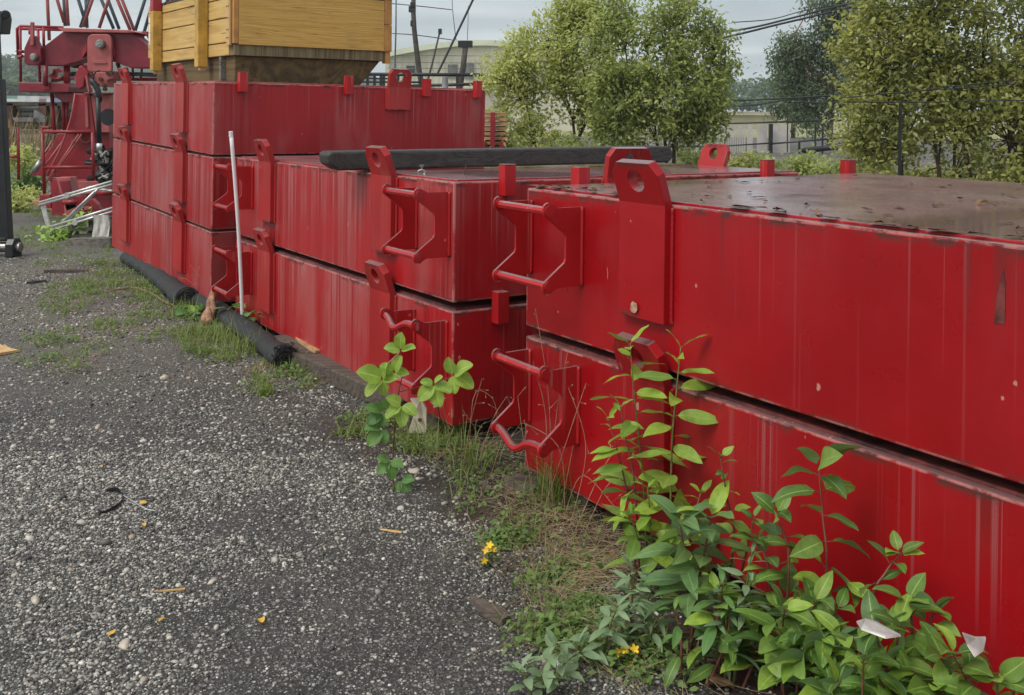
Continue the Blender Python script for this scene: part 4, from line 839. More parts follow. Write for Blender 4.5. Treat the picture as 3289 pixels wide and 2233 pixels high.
tree('alder_tree', 'pale green bushy alder with pinkish stems, left of the two behind the centre stack', b,
     [[b, at(1306, 330, Y), at(1300, 270, Y), at(1265, 200, Y), at(1240, 120, Y)], [b + [.05, 0, 0], at(1313, 320, Y), at(1330, 230, Y), at(1345, 120, Y)], [at(1300, 270, Y), at(1340, 215, Y), at(1310, 110, Y), at(1290, 40, Y)], [b + [-.4, .2, 0], at(1215, 330, Y), at(1190, 220, Y)]],
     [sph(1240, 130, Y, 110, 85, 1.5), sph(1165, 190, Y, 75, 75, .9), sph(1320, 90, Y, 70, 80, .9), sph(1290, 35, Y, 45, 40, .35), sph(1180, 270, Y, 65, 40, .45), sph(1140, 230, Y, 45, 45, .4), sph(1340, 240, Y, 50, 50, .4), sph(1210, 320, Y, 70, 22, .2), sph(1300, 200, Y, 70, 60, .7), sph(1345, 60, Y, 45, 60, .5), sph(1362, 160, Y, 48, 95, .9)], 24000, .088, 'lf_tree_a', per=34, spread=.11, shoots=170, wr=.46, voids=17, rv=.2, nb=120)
Y = 15.5; b = at(1520, 430, Y); b[2] = 0
tree('alder_tree', 'darker dense bushy alder, right of the two behind the centre stack', b,
     [[b, at(1510, 330, Y), at(1500, 240, Y), at(1470, 120, Y)], [b + [.06, 0, 0], at(1530, 300, Y), at(1545, 180, Y), at(1550, 60, Y)], [b, at(1490, 320, Y), at(1430, 220, Y), at(1420, 110, Y)], [at(1525, 310, Y), at(1580, 240, Y), at(1620, 130, Y)]],
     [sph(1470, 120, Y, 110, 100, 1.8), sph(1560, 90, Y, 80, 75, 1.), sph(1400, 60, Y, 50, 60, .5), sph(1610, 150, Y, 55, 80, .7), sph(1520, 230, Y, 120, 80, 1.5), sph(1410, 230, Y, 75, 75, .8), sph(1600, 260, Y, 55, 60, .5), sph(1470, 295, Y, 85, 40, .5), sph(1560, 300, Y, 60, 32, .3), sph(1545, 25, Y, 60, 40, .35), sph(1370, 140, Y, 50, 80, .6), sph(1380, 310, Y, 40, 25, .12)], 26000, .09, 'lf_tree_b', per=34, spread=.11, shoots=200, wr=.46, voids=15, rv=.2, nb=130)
Y = 13.; b = at(2140, 520, Y); b[2] = 0
tree('hedge_tree', 'big yellow green leafy tree filling the right edge behind the nearest stack', b,
     [[b, at(2130, 380, Y), at(2110, 250, Y), at(2100, 60, Y)], [b + [.5, 0, 0], at(2190, 330, Y), at(2230, 150, Y), at(2240, -40, Y)], [b + [-.5, .1, 0], at(2045, 340, Y), at(2010, 200, Y), at(1990, 60, Y)], [b + [1., 0, 0], at(2290, 320, Y), at(2330, 160, Y)], [b + [.2, 0, 0], at(2165, 400, Y), at(2170, 200, Y)]],
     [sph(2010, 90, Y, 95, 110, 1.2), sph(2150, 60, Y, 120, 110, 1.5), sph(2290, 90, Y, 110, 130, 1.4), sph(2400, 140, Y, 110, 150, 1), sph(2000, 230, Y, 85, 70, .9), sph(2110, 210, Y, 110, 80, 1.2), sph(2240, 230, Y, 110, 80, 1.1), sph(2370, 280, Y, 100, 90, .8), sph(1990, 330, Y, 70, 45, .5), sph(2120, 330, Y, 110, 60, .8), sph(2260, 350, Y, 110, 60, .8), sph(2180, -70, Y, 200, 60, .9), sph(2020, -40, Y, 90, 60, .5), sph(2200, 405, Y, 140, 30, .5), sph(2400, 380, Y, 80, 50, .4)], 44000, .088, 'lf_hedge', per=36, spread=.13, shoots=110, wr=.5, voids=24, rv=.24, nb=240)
Y = 42.; b = at(1884, 350, Y); b[2] = 0
tree('pine_tree', 'tall dark tree with pinkish bare trunk behind the fence', b, [[b, at(1884, 300, Y), at(1890, 200, Y), at(1905, 60, Y), at(1910, -60, Y)], [at(1890, 200, Y), at(1820, 140, Y), at(1790, 100, Y)]],
     [sph(1800, 110, Y, 42, 35, .8), sph(1785, 150, Y, 30, 40, .4), sph(1850, 130, Y, 45, 60, 1), sph(1890, 60, Y, 40, 60, 1), sph(1870, 210, Y, 60, 45, 1), sph(1810, 215, Y, 30, 45, .4), sph(1915, 170, Y, 60, 80, .9), sph(1870, 10, Y, 40, 25, .3), sph(1840, 280, Y, 45, 22, .4), sph(1930, 10, Y, 40, 50, .6)], 14000, .20, 'lf_far', 'bark_pink', per=30, spread=.30, tr=.16, droop=.5, wr=.4, twig=.03)
Y = 60.; b = at(1800, 300, Y); b[2] = 0
tree('broad_tree', 'grey green tree with drooping crown left of the pink trunk', b, [[b, at(1800, 240, Y), at(1795, 160, Y)]], [sph(1795, 180, Y, 30, 50, 1), sph(1820, 240, Y, 35, 35, .8), sph(1780, 235, Y, 25, 25, .4)], 6000, .24, 'lf_far', per=30, spread=.42, tr=.14, droop=.5, twig=.03)

def shrub(label, u, v, Y, ru, rv, n, L, mat, group, cat='shrub', name='shrub'):
    b = at(u, v, Y); b[2] = 0; c, r, _ = sph(u, v, Y, ru, rv)
    return tree(name, label, b, [[b, (b + c) / 2, c]], [(c, r, 1), (c + [r[0] * .5, 0, -r[2] * .4], r * .6, .4), (c - [r[0] * .5, 0, r[2] * .4], r * .6, .4)], n, L, mat, cat=cat, group=group, per=14, spread=.09, tr=.012, nb=16, twig=.004)
SG = 'low shrubs behind the nearest stack'
shrub('low shrub right behind the rusty lifting eye', 1680, 372, 20, 38, 26, 600, .10, 'lf_hedge', SG)
shrub('dark leafy shrub just left of the short red guide post', 1735, 368, 21, 40, 22, 600, .10, 'lf_tree_b', SG)
shrub('dense green shrub between the two red guide posts on the nearest stack', 1830, 372, 18, 48, 28, 800, .10, 'lf_tree_b', SG)
shrub('small shrub beside the rightmost red guide post', 1885, 385, 17, 35, 22, 400, .10, 'lf_tree_b', SG)
shrub('leafy shrub right of the rightmost red guide post', 1990, 392, 16, 60, 24, 800, .09, 'lf_hedge', SG)
shrub('low pale shrub under the big tree at right', 2120, 405, 15.5, 80, 24, 900, .09, 'lf_hedge', SG)
shrub('low shrub under the big tree at the far right edge', 2280, 410, 15.5, 80, 28, 900, .09, 'lf_tree_b', SG)
shrub('green creeper at the foot of the darker alder', 1590, 352, 17, 50, 26, 600, .10, 'lf_tree_b', SG)
shrub('pale shrub at the foot of the left alder, next to the lumber stack', 1150, 335, 15.8, 45, 30, 700, .085, 'lf_tree_a', SG)
shrub('low shrub between the stems of the left alder and the black beam', 1290, 332, 16.2, 60, 22, 700, .085, 'lf_tree_b', SG)
shrub('low shrub under the middle of the two alders', 1420, 335, 16, 60, 24, 800, .085, 'lf_tree_a', SG)
WG = 'weeds left of the crane'
shrub('tall leafy weed beside the red hoop rail', 50, 355, 20, 25, 32, 600, .12, 'lf_tree_a', WG, 'weed', 'weed')
shrub('broad green weed clump in front of the crane base', 60, 410, 17.5, 24, 34, 700, .11, 'lf_small', WG, 'weed', 'weed')
shrub('yellow green weed clump at the base of the crane skirt', 75, 450, 16.2, 22, 22, 400, .09, 'lf_tree_a', WG, 'weed', 'weed')
shrub('pale weed clump right of the black post', 40, 455, 15, 22, 26, 450, .08, 'lf_tree_a', WG, 'weed', 'weed')
shrub('leafy weed in front of the pallet under the aluminium frame', 125, 540, 11.9, 18, 10, 160, .09, 'lf_bramble', WG, 'weed', 'weed')
shrub('small bright weed left of the pallet', 178, 505, 12.1, 14, 16, 130, .09, 'lf_bramble', WG, 'weed', 'weed')

# ------------------------------------------------------------------ far left: rack, containers, houses, wooded hill
o0 = K2(60, 300, 26); o0 = np.array([o0[0], 26, 0]); t_ = thing('pipe_rack', 'dark timber rack stacked with grey pipes beyond the weeds', 'rack', tuple(o0))
for x in (92, 372, 468, 690):
    mb = MB(); p = K2(x, 85, 26) - o0; mb.box((p[0] - .10, -.1, 0), (p[0] + .10, .1, p[2])); mb.build('rack_post', M['rust'], t_)
for i, y in enumerate((98, 112, 128, 150, 176, 196, 214, 232, 262, 292)):
    mb = MB(); a_, b_ = K2(-40, y + (i % 3) * 2, 26.2) - o0, K2(760, y - (i % 2) * 5, 26.3) - o0; mb.tube([a_, b_], [.07, .05, .085, .06][i % 4], 10); mb.build('pipe', M['pipe_grey'] if i % 3 else M['pole_wood'], t_, smooth=True)
mb = MB(); mb.bar(K2(-40, 86, 26) - o0, K2(700, 92, 26) - o0, .2, .1); mb.build('rack_beam', M['pole_wood'], t_)
mb = MB(); mb.prism([K2(x, y, 25.8) - o0 for x, y in ((285, 140), (375, 195), (375, 245), (285, 245))], (0, .15, 0)); mb.build('gusset_plate', M['pipe_grey'], t_)
mb = MB(); mb.prism([K2(x, y, 25.6) - o0 for x, y in ((100, 205), (280, 205), (270, 240), (130, 240))], (0, .6, 0)); mb.build('trough', M['pipe_grey'], t_)
mb = MB(); mb.bar(K2(50, 322, 24) - o0, K2(620, 330, 24) - o0, .9, .10); mb.build('lower_shelf', M['pole_wood'], t_)
n = 160; bx = np.stack([RNG.uniform(0, 1, n), RNG.uniform(-.4, .4, n), np.zeros(n)], 1); p0 = K2(215, 380, 22); p0[2] = .5
V, F = blades(p0 + (bx - [.5, 0, 0]) * [1.1, 1, 1], RNG.uniform(.5, 1.25, n), np.full(n, .018), .5); o = mesh_np('dry_weeds', V, F, M['straw']); tag(o, 'tall pale dry weeds in front of the pipe rack', 'weed')
cont = [(0, 62, 970, 'cont_green', 'green shipping container at the far left of the row below the wooded hill'), (62, 178, 1003, 'cont_white', 'low white container between the green one and a taller white one'), (178, 258, 973, 'cont_white', 'taller white container, left one of two standing proud of the row'), (258, 316, 1000, 'cont_white', 'low white container between the two taller white ones'), (316, 396, 975, 'cont_white', 'taller white container, right one of two standing proud of the row'), (398, 470, 1004, 'cont_red', 'dull red container beside the taller white one'), (470, 540, 1000, 'cont_white', 'white container right of the dull red one'), (540, 640, 1000, 'cont_blue', 'blue container at the right end of the row')]
for x0, x1, y0, mm, lab in cont:
    p, q = K1(x0 + 1, 1048, 200), K1(x1 - 1, y0, 200); mb = MB(); mb.box((p[0], 200, p[2] - .8), (q[0], 206, q[2]))
    nr = 7
    for i in range(nr): xx = p[0] + (q[0] - p[0]) * (i + .5) / nr; mb.box((xx - .03, 199.95, p[2] - .8), (xx + .03, 199.998, q[2] - .03))
    o = mb.build('shipping_container', M[mm]); tag(o, lab, 'container', 'shipping containers below the wooded hill')
V = []; F = []; nx, ny = 50, 14
for j in range(ny):
    for i in range(nx):
        x = -330 + 300 * i / (nx - 1); y = 215 + 260 * j / (ny - 1); V.append((x, y, (max(0, j) / (ny - 1)) ** .8 * 20 * (1 + .15 * math.sin(i * .6)) * min(1, (x < -30) * 1. * min(1, (-30 - x) / 50 + .02)) + .1 - (.4 if j == 0 else 0)))
for j in range(ny - 1):
    for i in range(nx - 1): p = j * nx + i; F.append((p, p + 1, p + nx + 1, p + nx))
o = mesh_np('hill', np.array(V), np.array(F), M['hill'], smooth=True); o['kind'] = 'structure'
def woodmass(name, label, pts, n, L, mat):
    C = []
    for (c, r) in pts: k = max(4, n // len(pts)); C.append(np.array(c) + rdir(k) * RNG.uniform(.3, 1, (k, 1)) ** .5 * np.array(r))
    C = np.vstack(C); V, F = leaf_cloud(C, RNG.uniform(.6, 1.2, len(C)) * L, .2, .7); o = mesh_np(name, V, F, M[mat]); tag(o, label, 'woodland', kind='stuff')
r_ = random.Random(5); pts = []
for i in range(46):
    u = r_.uniform(-30, 330); top = 640 + 50 * math.sin(u * .012) + r_.uniform(-20, 45) + max(0, (u - 150)) * .1; Yq = r_.uniform(330, 380)
    c = K1(u, top + 70, Yq); pts.append((c, (r_.uniform(3, 5), 5, r_.uniform(4, 8))))
for i in range(60):
    u = r_.uniform(-40, 700); c = K1(u, r_.uniform(860, 960), r_.uniform(225, 260)); pts.append((c, (r_.uniform(2, 4), 3, r_.uniform(1.5, 3))))
for i in range(34): u = r_.uniform(300, 700); c = K1(u, r_.uniform(690, 760), r_.uniform(330, 380)); pts.append((c, (r_.uniform(3, 5), 5, r_.uniform(3, 6))))
woodmass('wood', 'wooded hillside far behind the crane', pts, 12000, 2.0, 'lf_wood')
for x0, x1, yt, yb, lab in ((28, 200, 772, 835, 'dark roofed house on the wooded hill, left of the two'), (225, 392, 785, 838, 'dark roofed house on the wooded hill, right of the two')):
    p, q = K1(x0, yb, 300), K1(x1, yt, 300); t_ = thing('house', lab, 'house', (p[0], 300, p[2] - 1.5)); wx, hz = q[0] - p[0], q[2] - p[2] + 1.5
    mb = MB(); mb.box((.6, 0, 0), (wx - .6, 8, hz * .62)); wl = mb.build('wall', M['house_wall'], t_)
    mb = MB(); mb.prism([(0, -.6, hz * .6), (wx, -.6, hz * .6), (wx * .72, 3, hz), (wx * .25, 3, hz)], (0, .3, 0)); mb.prism([(0, 8.6, hz * .6), (wx, 8.6, hz * .6), (wx * .72, 3.4, hz), (wx * .25, 3.4, hz)], (0, -.3, 0)); mb.build('roof', M['house_roof'], t_)
    for i in range(4): mb = MB(); xx = 1.2 + i * (wx - 2.4) / 4; mb.box((xx, -.05, hz * .3), (xx + wx * .09, -.002, hz * .5)); mb.build('window', M['cont_white'] if i % 2 else M['dark_door'], t_)

# ------------------------------------------------------------------ far right: treeline, warehouse, poles, cables, fence
pts = []
for i in range(70): u = r_.uniform(2230, 3500); c = N(u, 285 + r_.uniform(-12, 16), r_.uniform(250, 300)); pts.append((c, (r_.uniform(2.5, 5), 4, r_.uniform(3, 4.2))))
for i in range(40): u = r_.uniform(2230, 3500); c = N(u, 330 + r_.uniform(-5, 8), 245); pts.append((c, (r_.uniform(3, 6), 3, 1.6)))
woodmass('wood', 'hazy treeline across the field at right', pts, 9000, 1.5, 'lf_wood')
WY = 75.
o0 = K4(190, 900, WY); o0 = np.array([o0[0], WY, 0.]); wh = thing('warehouse', 'weathered pale warehouse with low curved roof behind the poles', 'building', tuple(o0))
prof = [(120, 540), (190, 515), (430, 470), (640, 440), (900, 412), (1150, 410), (1500, 425), (1800, 455), (2150, 510), (2300, 545)]
rp_ = [K4(x, y, WY) - o0 for x, y in prof]; lo = [np.array([rp_[0][0], 0, -.02]), np.array([rp_[-1][0], 0, -.02])]
mb = MB(); mb.prism([lo[0]] + [p - np.array([0, 0, .42]) for p in rp_] + [lo[1]], DY * 22); mb.build('wall', M['pale_wall'], wh)
mb = MB(); mb.prism([p - np.array([0, 0, .42]) + [0, -.4, 0] for p in rp_] + [p + [0, -.4, 0] for p in rp_[::-1]], DY * 23); rf = mb.build('roof', M['roof_green'], wh)
for (x0, x1, y0, y1) in ((332, 420, 668, 745), (752, 850, 655, 790), (925, 1015, 640, 800)):
    a_, b_ = K4(x0, y1, WY) - o0, K4(x1, y0, WY) - o0; mb = MB(); mb.box((a_[0], -.12, a_[2]), (b_[0], -.003, b_[2])); mb.build('door', M['dark_door'] if x0 < 700 else M['pipe_grey'], wh)
mb = MB()
for x in range(160, 2200, 62):
    a_, b_ = K4(x, 600, WY) - o0, K4(x, 900, WY) - o0; mb.box((a_[0] - .03, -.06, max(.2, b_[2])), (a_[0] + .03, -.003, a_[2]))
mb.build('wall_rib', M['pale_wall'], wh)
mb = MB()
for y, r in ((632, .05), (690, .05), (560, .06)): mb.bar(K4(140, y, WY - .3) - o0, K4(1700, y + 14, WY - .3) - o0, .05, r)
mb.build('wall_rail', M['pipe_grey'], wh)
def pole(label, pts, r, Y, m='pole_wood', name='utility_pole', cat='pole', grp=None, fit=None):
    P_ = [K4(x, y, Y) for x, y in pts]; b = P_[-1].copy(); b[2] = 0; d = P_[-1] - P_[-2]; k = P_[-1][2] / max(1e-6, -d[2]); b = P_[-1] + d * k if k < 60 else b
    P_.append(b); t_ = thing(name, label, cat, tuple(b), grp); mb = MB(); mb.tube([p - b for p in P_], [r * (.75 + .25 * i / (len(P_) - 1)) for i in range(len(P_))], 10); mb.build('pole_shaft', M[m], t_, smooth=True)
    if fit:
        mb = MB()
        for (x, y, w_) in fit: p = K4(x, y, Y) - b; mb.box((p[0] - w_, -.12, p[2] - .14), (p[0] + w_, .12, p[2] + .14))
        mb.build('fitting', M['black'], t_, bevel=.02)
    return t_
pole('bent dark utility pole with fittings near its top, right of the crate', [(405, -5), (402, 110), (412, 300), (432, 480), (458, 700), (485, 850)], .14, 45, fit=[(392, 95, .16), (400, 55, .12), (388, 240, .06)])
pole('short leaning broken pole in front of the warehouse', [(936, 440), (905, 700), (888, 790)], .15, 40, fit=[(930, 448, .3)])
pole('thin leaning pole between the bent pole and the cable', [(676, 300), (620, 540), (572, 730)], .06, 50, fit=[(674, 320, .09)])
pole('thin upright mast at the right edge of the crate', [(228, -60), (226, 300), (215, 700)], .05, 52, 'grey_steel', 'mast', 'mast')
pole('slender mast with a slight lean above the warehouse roof', [(795, -20), (800, 100), (832, 380), (838, 420)], .04, 80, 'grey_steel', 'mast', 'mast')
pole('slender distant mast right of the diagonal cable', [(960, 60), (958, 200), (950, 410)], .035, 82, 'grey_steel', 'mast', 'mast')
def cable(label, pts, r, name='overhead_cable', m='cable'):
    P_ = np.array(pts); tt = np.linspace(0, len(P_) - 1, 8 * len(P_)); path = []
    for q in tt:
        i = min(int(q), len(P_) - 2); f_ = q - i; p0, p1 = P_[i], P_[i + 1]; pm, pq = P_[max(i - 1, 0)], P_[min(i + 2, len(P_) - 1)]
        path.append(.5 * ((2 * p0) + (-pm + p1) * f_ + (2 * pm - 5 * p0 + 4 * p1 - pq) * f_ ** 2 + (-pm + 3 * p0 - 3 * p1 + pq) * f_ ** 3))
    mb = MB(); mb.tube(path, r, 6); o = mb.build(name, M[m], smooth=True); tag(o, label, 'cable', 'overhead cables'); return o
cable('straight dark guy cable slanting down in front of the warehouse', [K4(1040, -70, 36), K4(840, 350, 36), K4(650, 745, 36)], .045)
cable('thin level cable from the crate to the slender mast', [K4(160, 35, 60), K4(480, 65, 60), K4(790, 100, 62)], .03)
cable('thin cable sagging towards the warehouse roof', [K4(190, 340, 60), K4(440, 358, 60), K4(810, 408, 64)], .03)
cable('upper thick cable crossing the sky at right', [K6(-600, 330, 30), K6(-100, 262, 30), K6(240, 215, 30), K6(560, 140, 30), K6(930, 45, 30), K6(1300, -30, 30)], .035)
cable('lower thick cable crossing the sky at right', [K6(-500, 400, 28), K6(100, 275, 28), K6(450, 190, 28), K6(830, 100, 28), K6(1250, -5, 28)], .035)
cable('thin high cable above the two thick ones at right', [K6(120, 170, 32), K6(420, 145, 32), K6(690, 75, 32), K6(1000, 30, 32)], .018)
cable('low dark cable crossing left of the pink trunk', [K6(-560, 775, 24), K6(0, 765, 24), K6(500, 745, 24), K6(1000, 715, 24), K6(1500, 690, 24)], .022)
cable('low cable dipping in front of the dark tree', [K6(-100, 800, 25), K6(280, 795, 25), K6(640, 735, 25), K6(950, 720, 25)], .018)
cable('pale green cable level with the foot of the dark tree', [K6(590, 770, 23), K6(800, 776, 23), K6(1400, 768, 23), K6(2400, 755, 23)], .022)
for lab, pts, r in (('thin cable drooping in front of the big tree, lowest of the ones there', [(960, 770), (1500, 772), (2000, 762), (2700, 755)], .008), ('thin cable rising to the right in front of the big tree', [(930, 742), (1500, 690), (2000, 655), (2700, 600)], .007), ('pale thin cable high across the big tree', [(900, 70), (1500, 55), (2000, 90), (2700, 150)], .005), ('thin dark cable through the middle of the big tree', [(1380, 706), (1900, 640), (2700, 560)], .007)):
    cable(lab, [K6(x, y, 11.2) for x, y in pts], r)
p = K6(1392, 780, 11.4); mb = MB(); mb.box((p[0] - .014, 11.385, 0), (p[0] + .014, 11.415, p[2])); o = mb.build('fence_post', M['black']); tag(o, 'slim black post standing in front of the big tree', 'post')
# pipe railing and clutter behind the tall stack
o0 = K4(420, 880, 30); o0 = np.array([o0[0], 30, 0]); t_ = thing('pipe_railing', 'dark pipe railing behind the three-high stack, below the poles', 'railing', tuple(o0))
mb = MB()
for a_, b_, r in (((-260, 752), (1250, 762), .055), ((-260, 830), (500, 835), .03), ((380, 872), (1300, 845), .05), ((1050, 895), (1250, 880), .03), ((-200, 790), (200, 800), .025)): mb.tube([K4(*a_, 30) - o0, K4(*b_, 30) - o0], r, 8)
mb.build('rail', M['black'], t_, smooth=True)
for x in (-60, 10, 75, 105, 250, 480, 850, 1120):
    p = K4(x, 748, 30) - o0; mb = MB(); mb.box((p[0] - .04, -.04, 0), (p[0] + .04, .04, p[2])); mb.build('upright', M['black'], t_)
mb = MB(); p = K4(690, 900, 28); q = K4(760, 780, 28); mb.tube([((p[0] + q[0]) / 2, 28, 0), ((p[0] + q[0]) / 2, 28, q[2] * .5), ((p[0] + q[0]) / 2, 28, q[2])], [(q[0] - p[0]) / 2, (q[0] - p[0]) * .55, (q[0] - p[0]) / 2.2], 18); o = mb.build('steel_drum', M['pipe_grey'], smooth=True); tag(o, 'grey steel drum behind the three-high stack', 'drum')
mb = MB(); p, q = K4(1090, 1110, 22), K4(1290, 930, 22); mb.box((p[0], 22, 0), (q[0], 22.8, q[2])); o = mb.build('concrete_block', M['fence_pale'], bevel=.03); tag(o, 'stained pale concrete block right of the three-high stack', 'block')
o0 = K4(1200, 1530, 16); o0 = np.array([o0[0], 16, 0]); t_ = thing('lumber_stack', 'stack of tan planks with spacers between red stakes, beside the left alder', 'lumber', tuple(o0))
for i, y in enumerate(range(1140, 1950, 48)):
    a_, b_ = K4(1010, y, 16) - o0, K4(1340 + (i % 3) * 10, y + 6, 16) - o0; mb = MB(); mb.box((a_[0], -.4, a_[2] - .05), (b_[0], .5, a_[2])); mb.build('plank', M['lumber'], t_)
for x0, x1, y0 in ((1185, 1232, 1140), (1100, 1138, 1430), (1282, 1335, 1435)):
    a_, b_ = K4(x0, y0, 15.5) - o0, K4(x1, y0, 15.5) - o0; mb = MB(); mb.box((a_[0], a_[1], 0), (b_[0], a_[1] + .09, a_[2])); mb.build('stake', M['crane_red'], t_)
# low shed across the yard at right
o0 = K6(-200, 1000, 92); o0 = np.array([o0[0], 92., 0]); t_ = thing('low_shed', 'long low beige shed beyond the yard fence at right', 'building', tuple(o0))
a_, b_ = K6(-760, 945, 92) - o0, K6(470, 872, 92) - o0; mb = MB(); mb.box((a_[0], 0, 0), (b_[0], 9, b_[2])); mb.build('wall', M['shed_wall'], t_)
c_ = K6(480, 846, 92) - o0; mb = MB(); mb.prism([(a_[0] - .4, -.5, b_[2] + .003), (a_[0] - .4, 9.5, b_[2] + .003), (a_[0] - .4, 4.5, c_[2])], (b_[0] - a_[0] + .8, 0, 0)); mb.build('roof', M['shed_roof'], t_)
# fence at right
FY = 38.; o0 = K6(10, 1160, FY); o0 = np.array([o0[0], FY, 0]); fe = thing('yard_fence', 'dark post and rail yard fence with pale sheet panels at right', 'fence', tuple(o0))
for x, w_ in ((413, .07), (628, .035), (750, .03), (805, .03), (540, .02), (-300, .03), (-700, .03), (1000, .03), (1390, .05)):
    p = K6(x, 935 if x != 628 else 1060, FY) - o0; mb = MB(); mb.box((p[0] - w_, -w_, 0), (p[0] + w_, w_, p[2])); mb.build('fence_post', M['black'], fe)
mb = MB()
for a_, b_, r in (((-900, 945), (0, 935), .03), ((0, 935), (960, 908), .035), ((30, 1105), (430, 1080), .03), ((430, 1085), (1080, 1030), .035), ((650, 1130), (1200, 1060), .04), ((-900, 1120), (30, 1105), .03)): mb.tube([K6(*a_, FY - .2) - o0, K6(*b_, FY - .2) - o0], r, 8)
mb.build('fence_rail', M['black'], fe, smooth=True)
for x0, x1 in ((248, 290), (322, 400), (440, 572)):
    a_, b_ = K6(x0, 1110, FY) - o0, K6(x1, 945, FY) - o0; mb = MB(); mb.box((a_[0], .25, 0), (b_[0], .30, b_[2])); mb.build('sheet_panel', M['fence_pale'], fe)
a_, b_ = K6(-800, 1110, FY) - o0, K6(240, 945, FY) - o0; mb = MB(); nr = 60
for i in range(nr): x = a_[0] + (b_[0] - a_[0]) * i / nr; mb.box((x, .25, 0), (x + (b_[0] - a_[0]) / nr * .62, .29, b_[2]))
mb.build('slat_panel', M['fence_pale'], fe)
o0 = K6(1000, 1170, 30); o0 = np.array([o0[0], 30., 0]); mb = MB(); mb.tube([K6(650, 1140, 30), K6(900, 1110, 29.5), K6(1180, 1050, 29)], .09, 12); o = mb.build('drain_pipe', M['black'], smooth=True); tag(o, 'thick black pipe slanting behind the low shrubs', 'pipe')
mb = MB(); mb.box((K6(1290, 1100, 20)[0], 20, 0), (K6(1340, 1100, 20)[0], 20.4, K6(1300, 1118, 20)[2])); mb.box((K6(1275, 1100, 20)[0], 19.9, K6(1300, 1118, 20)[2]), (K6(1350, 1100, 20)[0], 20.5, K6(1300, 1105, 20)[2])); o = mb.build('meter_box', M['black'], bevel=.01); tag(o, 'black meter box under the big tree at right', 'box')
# brown ground litter bank behind the near stack
n = 2600; x = RNG.uniform(3.2, 13, n); y = RNG.uniform(11, 24, n); kp = x > y * .2; C = np.stack([x, y, RNG.uniform(.02, .10, n)], 1)[kp]
V, F = leaf_cloud(C, RNG.uniform(.07, .14, len(C)), .05); o = mesh_np('leaf_litter', V, F, M['lf_dry']); tag(o, 'orange brown leaf litter under the shrubs at right', 'leaf litter', kind='stuff')

# ------------------------------------------------------------------ foreground plants
def spline(P_, n):
    P_ = np.array(P_, float); tt = np.linspace(0, len(P_) - 1, n); out = []
    for q in tt:
        i = min(int(q), len(P_) - 2); f_ = q - i; p0, p1 = P_[i], P_[i + 1]; pm, pq = P_[max(i - 1, 0)], P_[min(i + 2, len(P_) - 1)]
        out.append(.5 * ((2 * p0) + (-pm + p1) * f_ + (2 * pm - 5 * p0 + 4 * p1 - pq) * f_ ** 2 + (-pm + 3 * p0 - 3 * p1 + pq) * f_ ** 3))
    return np.array(out)
def plant(name, label, stems, L, W, mat, stemmat, gap=.05, start=.15, r=.004, cat='plant', group=None, up=.25, droop=.6, a=.7, b=.85, petiole=.018, tipscale=.45, serr=0, na=9, wave=.055, opposite=False, top=3, fold=.25, twist=.35, base=None, mat2=None, p2=.0):
    b0 = np.array(base if base is not None else stems[0][0], float); root = thing(name, label, cat, tuple(b0), group); sm = MB(); lf = Leaves(); lf2 = Leaves()
    for st in stems:
        P_ = spline(np.array(st) - b0, 24); ln = np.concatenate([[0], np.cumsum(np.linalg.norm(np.diff(P_, axis=0), axis=1))]); T = ln[-1]
        sm.tube(P_, [r * (1 - .65 * i / 23) + .0006 for i in range(24)], 6); az = RNG.uniform(0, 6.28); s_ = start * T
        def put(pos, d, l):
            d = unit(d * [1, 1, 1] + [0, -.25, 0])
            pe = pos + unit(d + [0, 0, .3]) * petiole * l / L; sm.tube([pos, pe], r * .35, 4, False)
            (lf2 if RNG.uniform() < p2 else lf).leaf(pe, d, l, W * l / L * RNG.uniform(.85, 1.12), a=a, b=b, droop=droop * RNG.uniform(.4, 1.4), fold=fold * RNG.uniform(.3, 1.3), wave=wave, serr=serr, na=na, twist=RNG.normal(0, twist))
        while s_ < T * .985:
            i = np.searchsorted(ln, s_) - 1; i = max(0, min(22, i)); f_ = (s_ - ln[i]) / max(1e-6, ln[i + 1] - ln[i]); pos = P_[i] + (P_[i + 1] - P_[i]) * f_
            q = s_ / T; l = L * (1 - (1 - tipscale) * max(0, (q - .55) / .45) ** 1.3) * (.75 + .25 * min(1, q / .3)) * RNG.uniform(.82, 1.12)
            for kk in ((0, math.pi) if opposite else (0,)):
                aa = az + kk + RNG.normal(0, .2); put(pos, unit(np.array([math.cos(aa), math.sin(aa), up + .5 * max(0, q - .7) + RNG.normal(0, .15)])), l)
            az += 2.4 if not opposite else 1.57; s_ += gap * RNG.uniform(.75, 1.25) * (1 - .35 * q)
        for kk in range(top): aa = az + kk * 2.1; put(P_[-1], unit(np.array([math.cos(aa), math.sin(aa), .9 + RNG.normal(0, .2)])), L * tipscale * RNG.uniform(.7, 1.1))
    sm.build('stem', M[stemmat], root, smooth=True); lf.build('foliage', M[mat], root)
    if lf2.n: lf2.build('pale_foliage', M[mat2], root)
    return root
def G(u, Y): r = ray(u * 1.41523, 300 * 1.41523); return np.array([r[0] / r[1] * Y, Y, 0.])
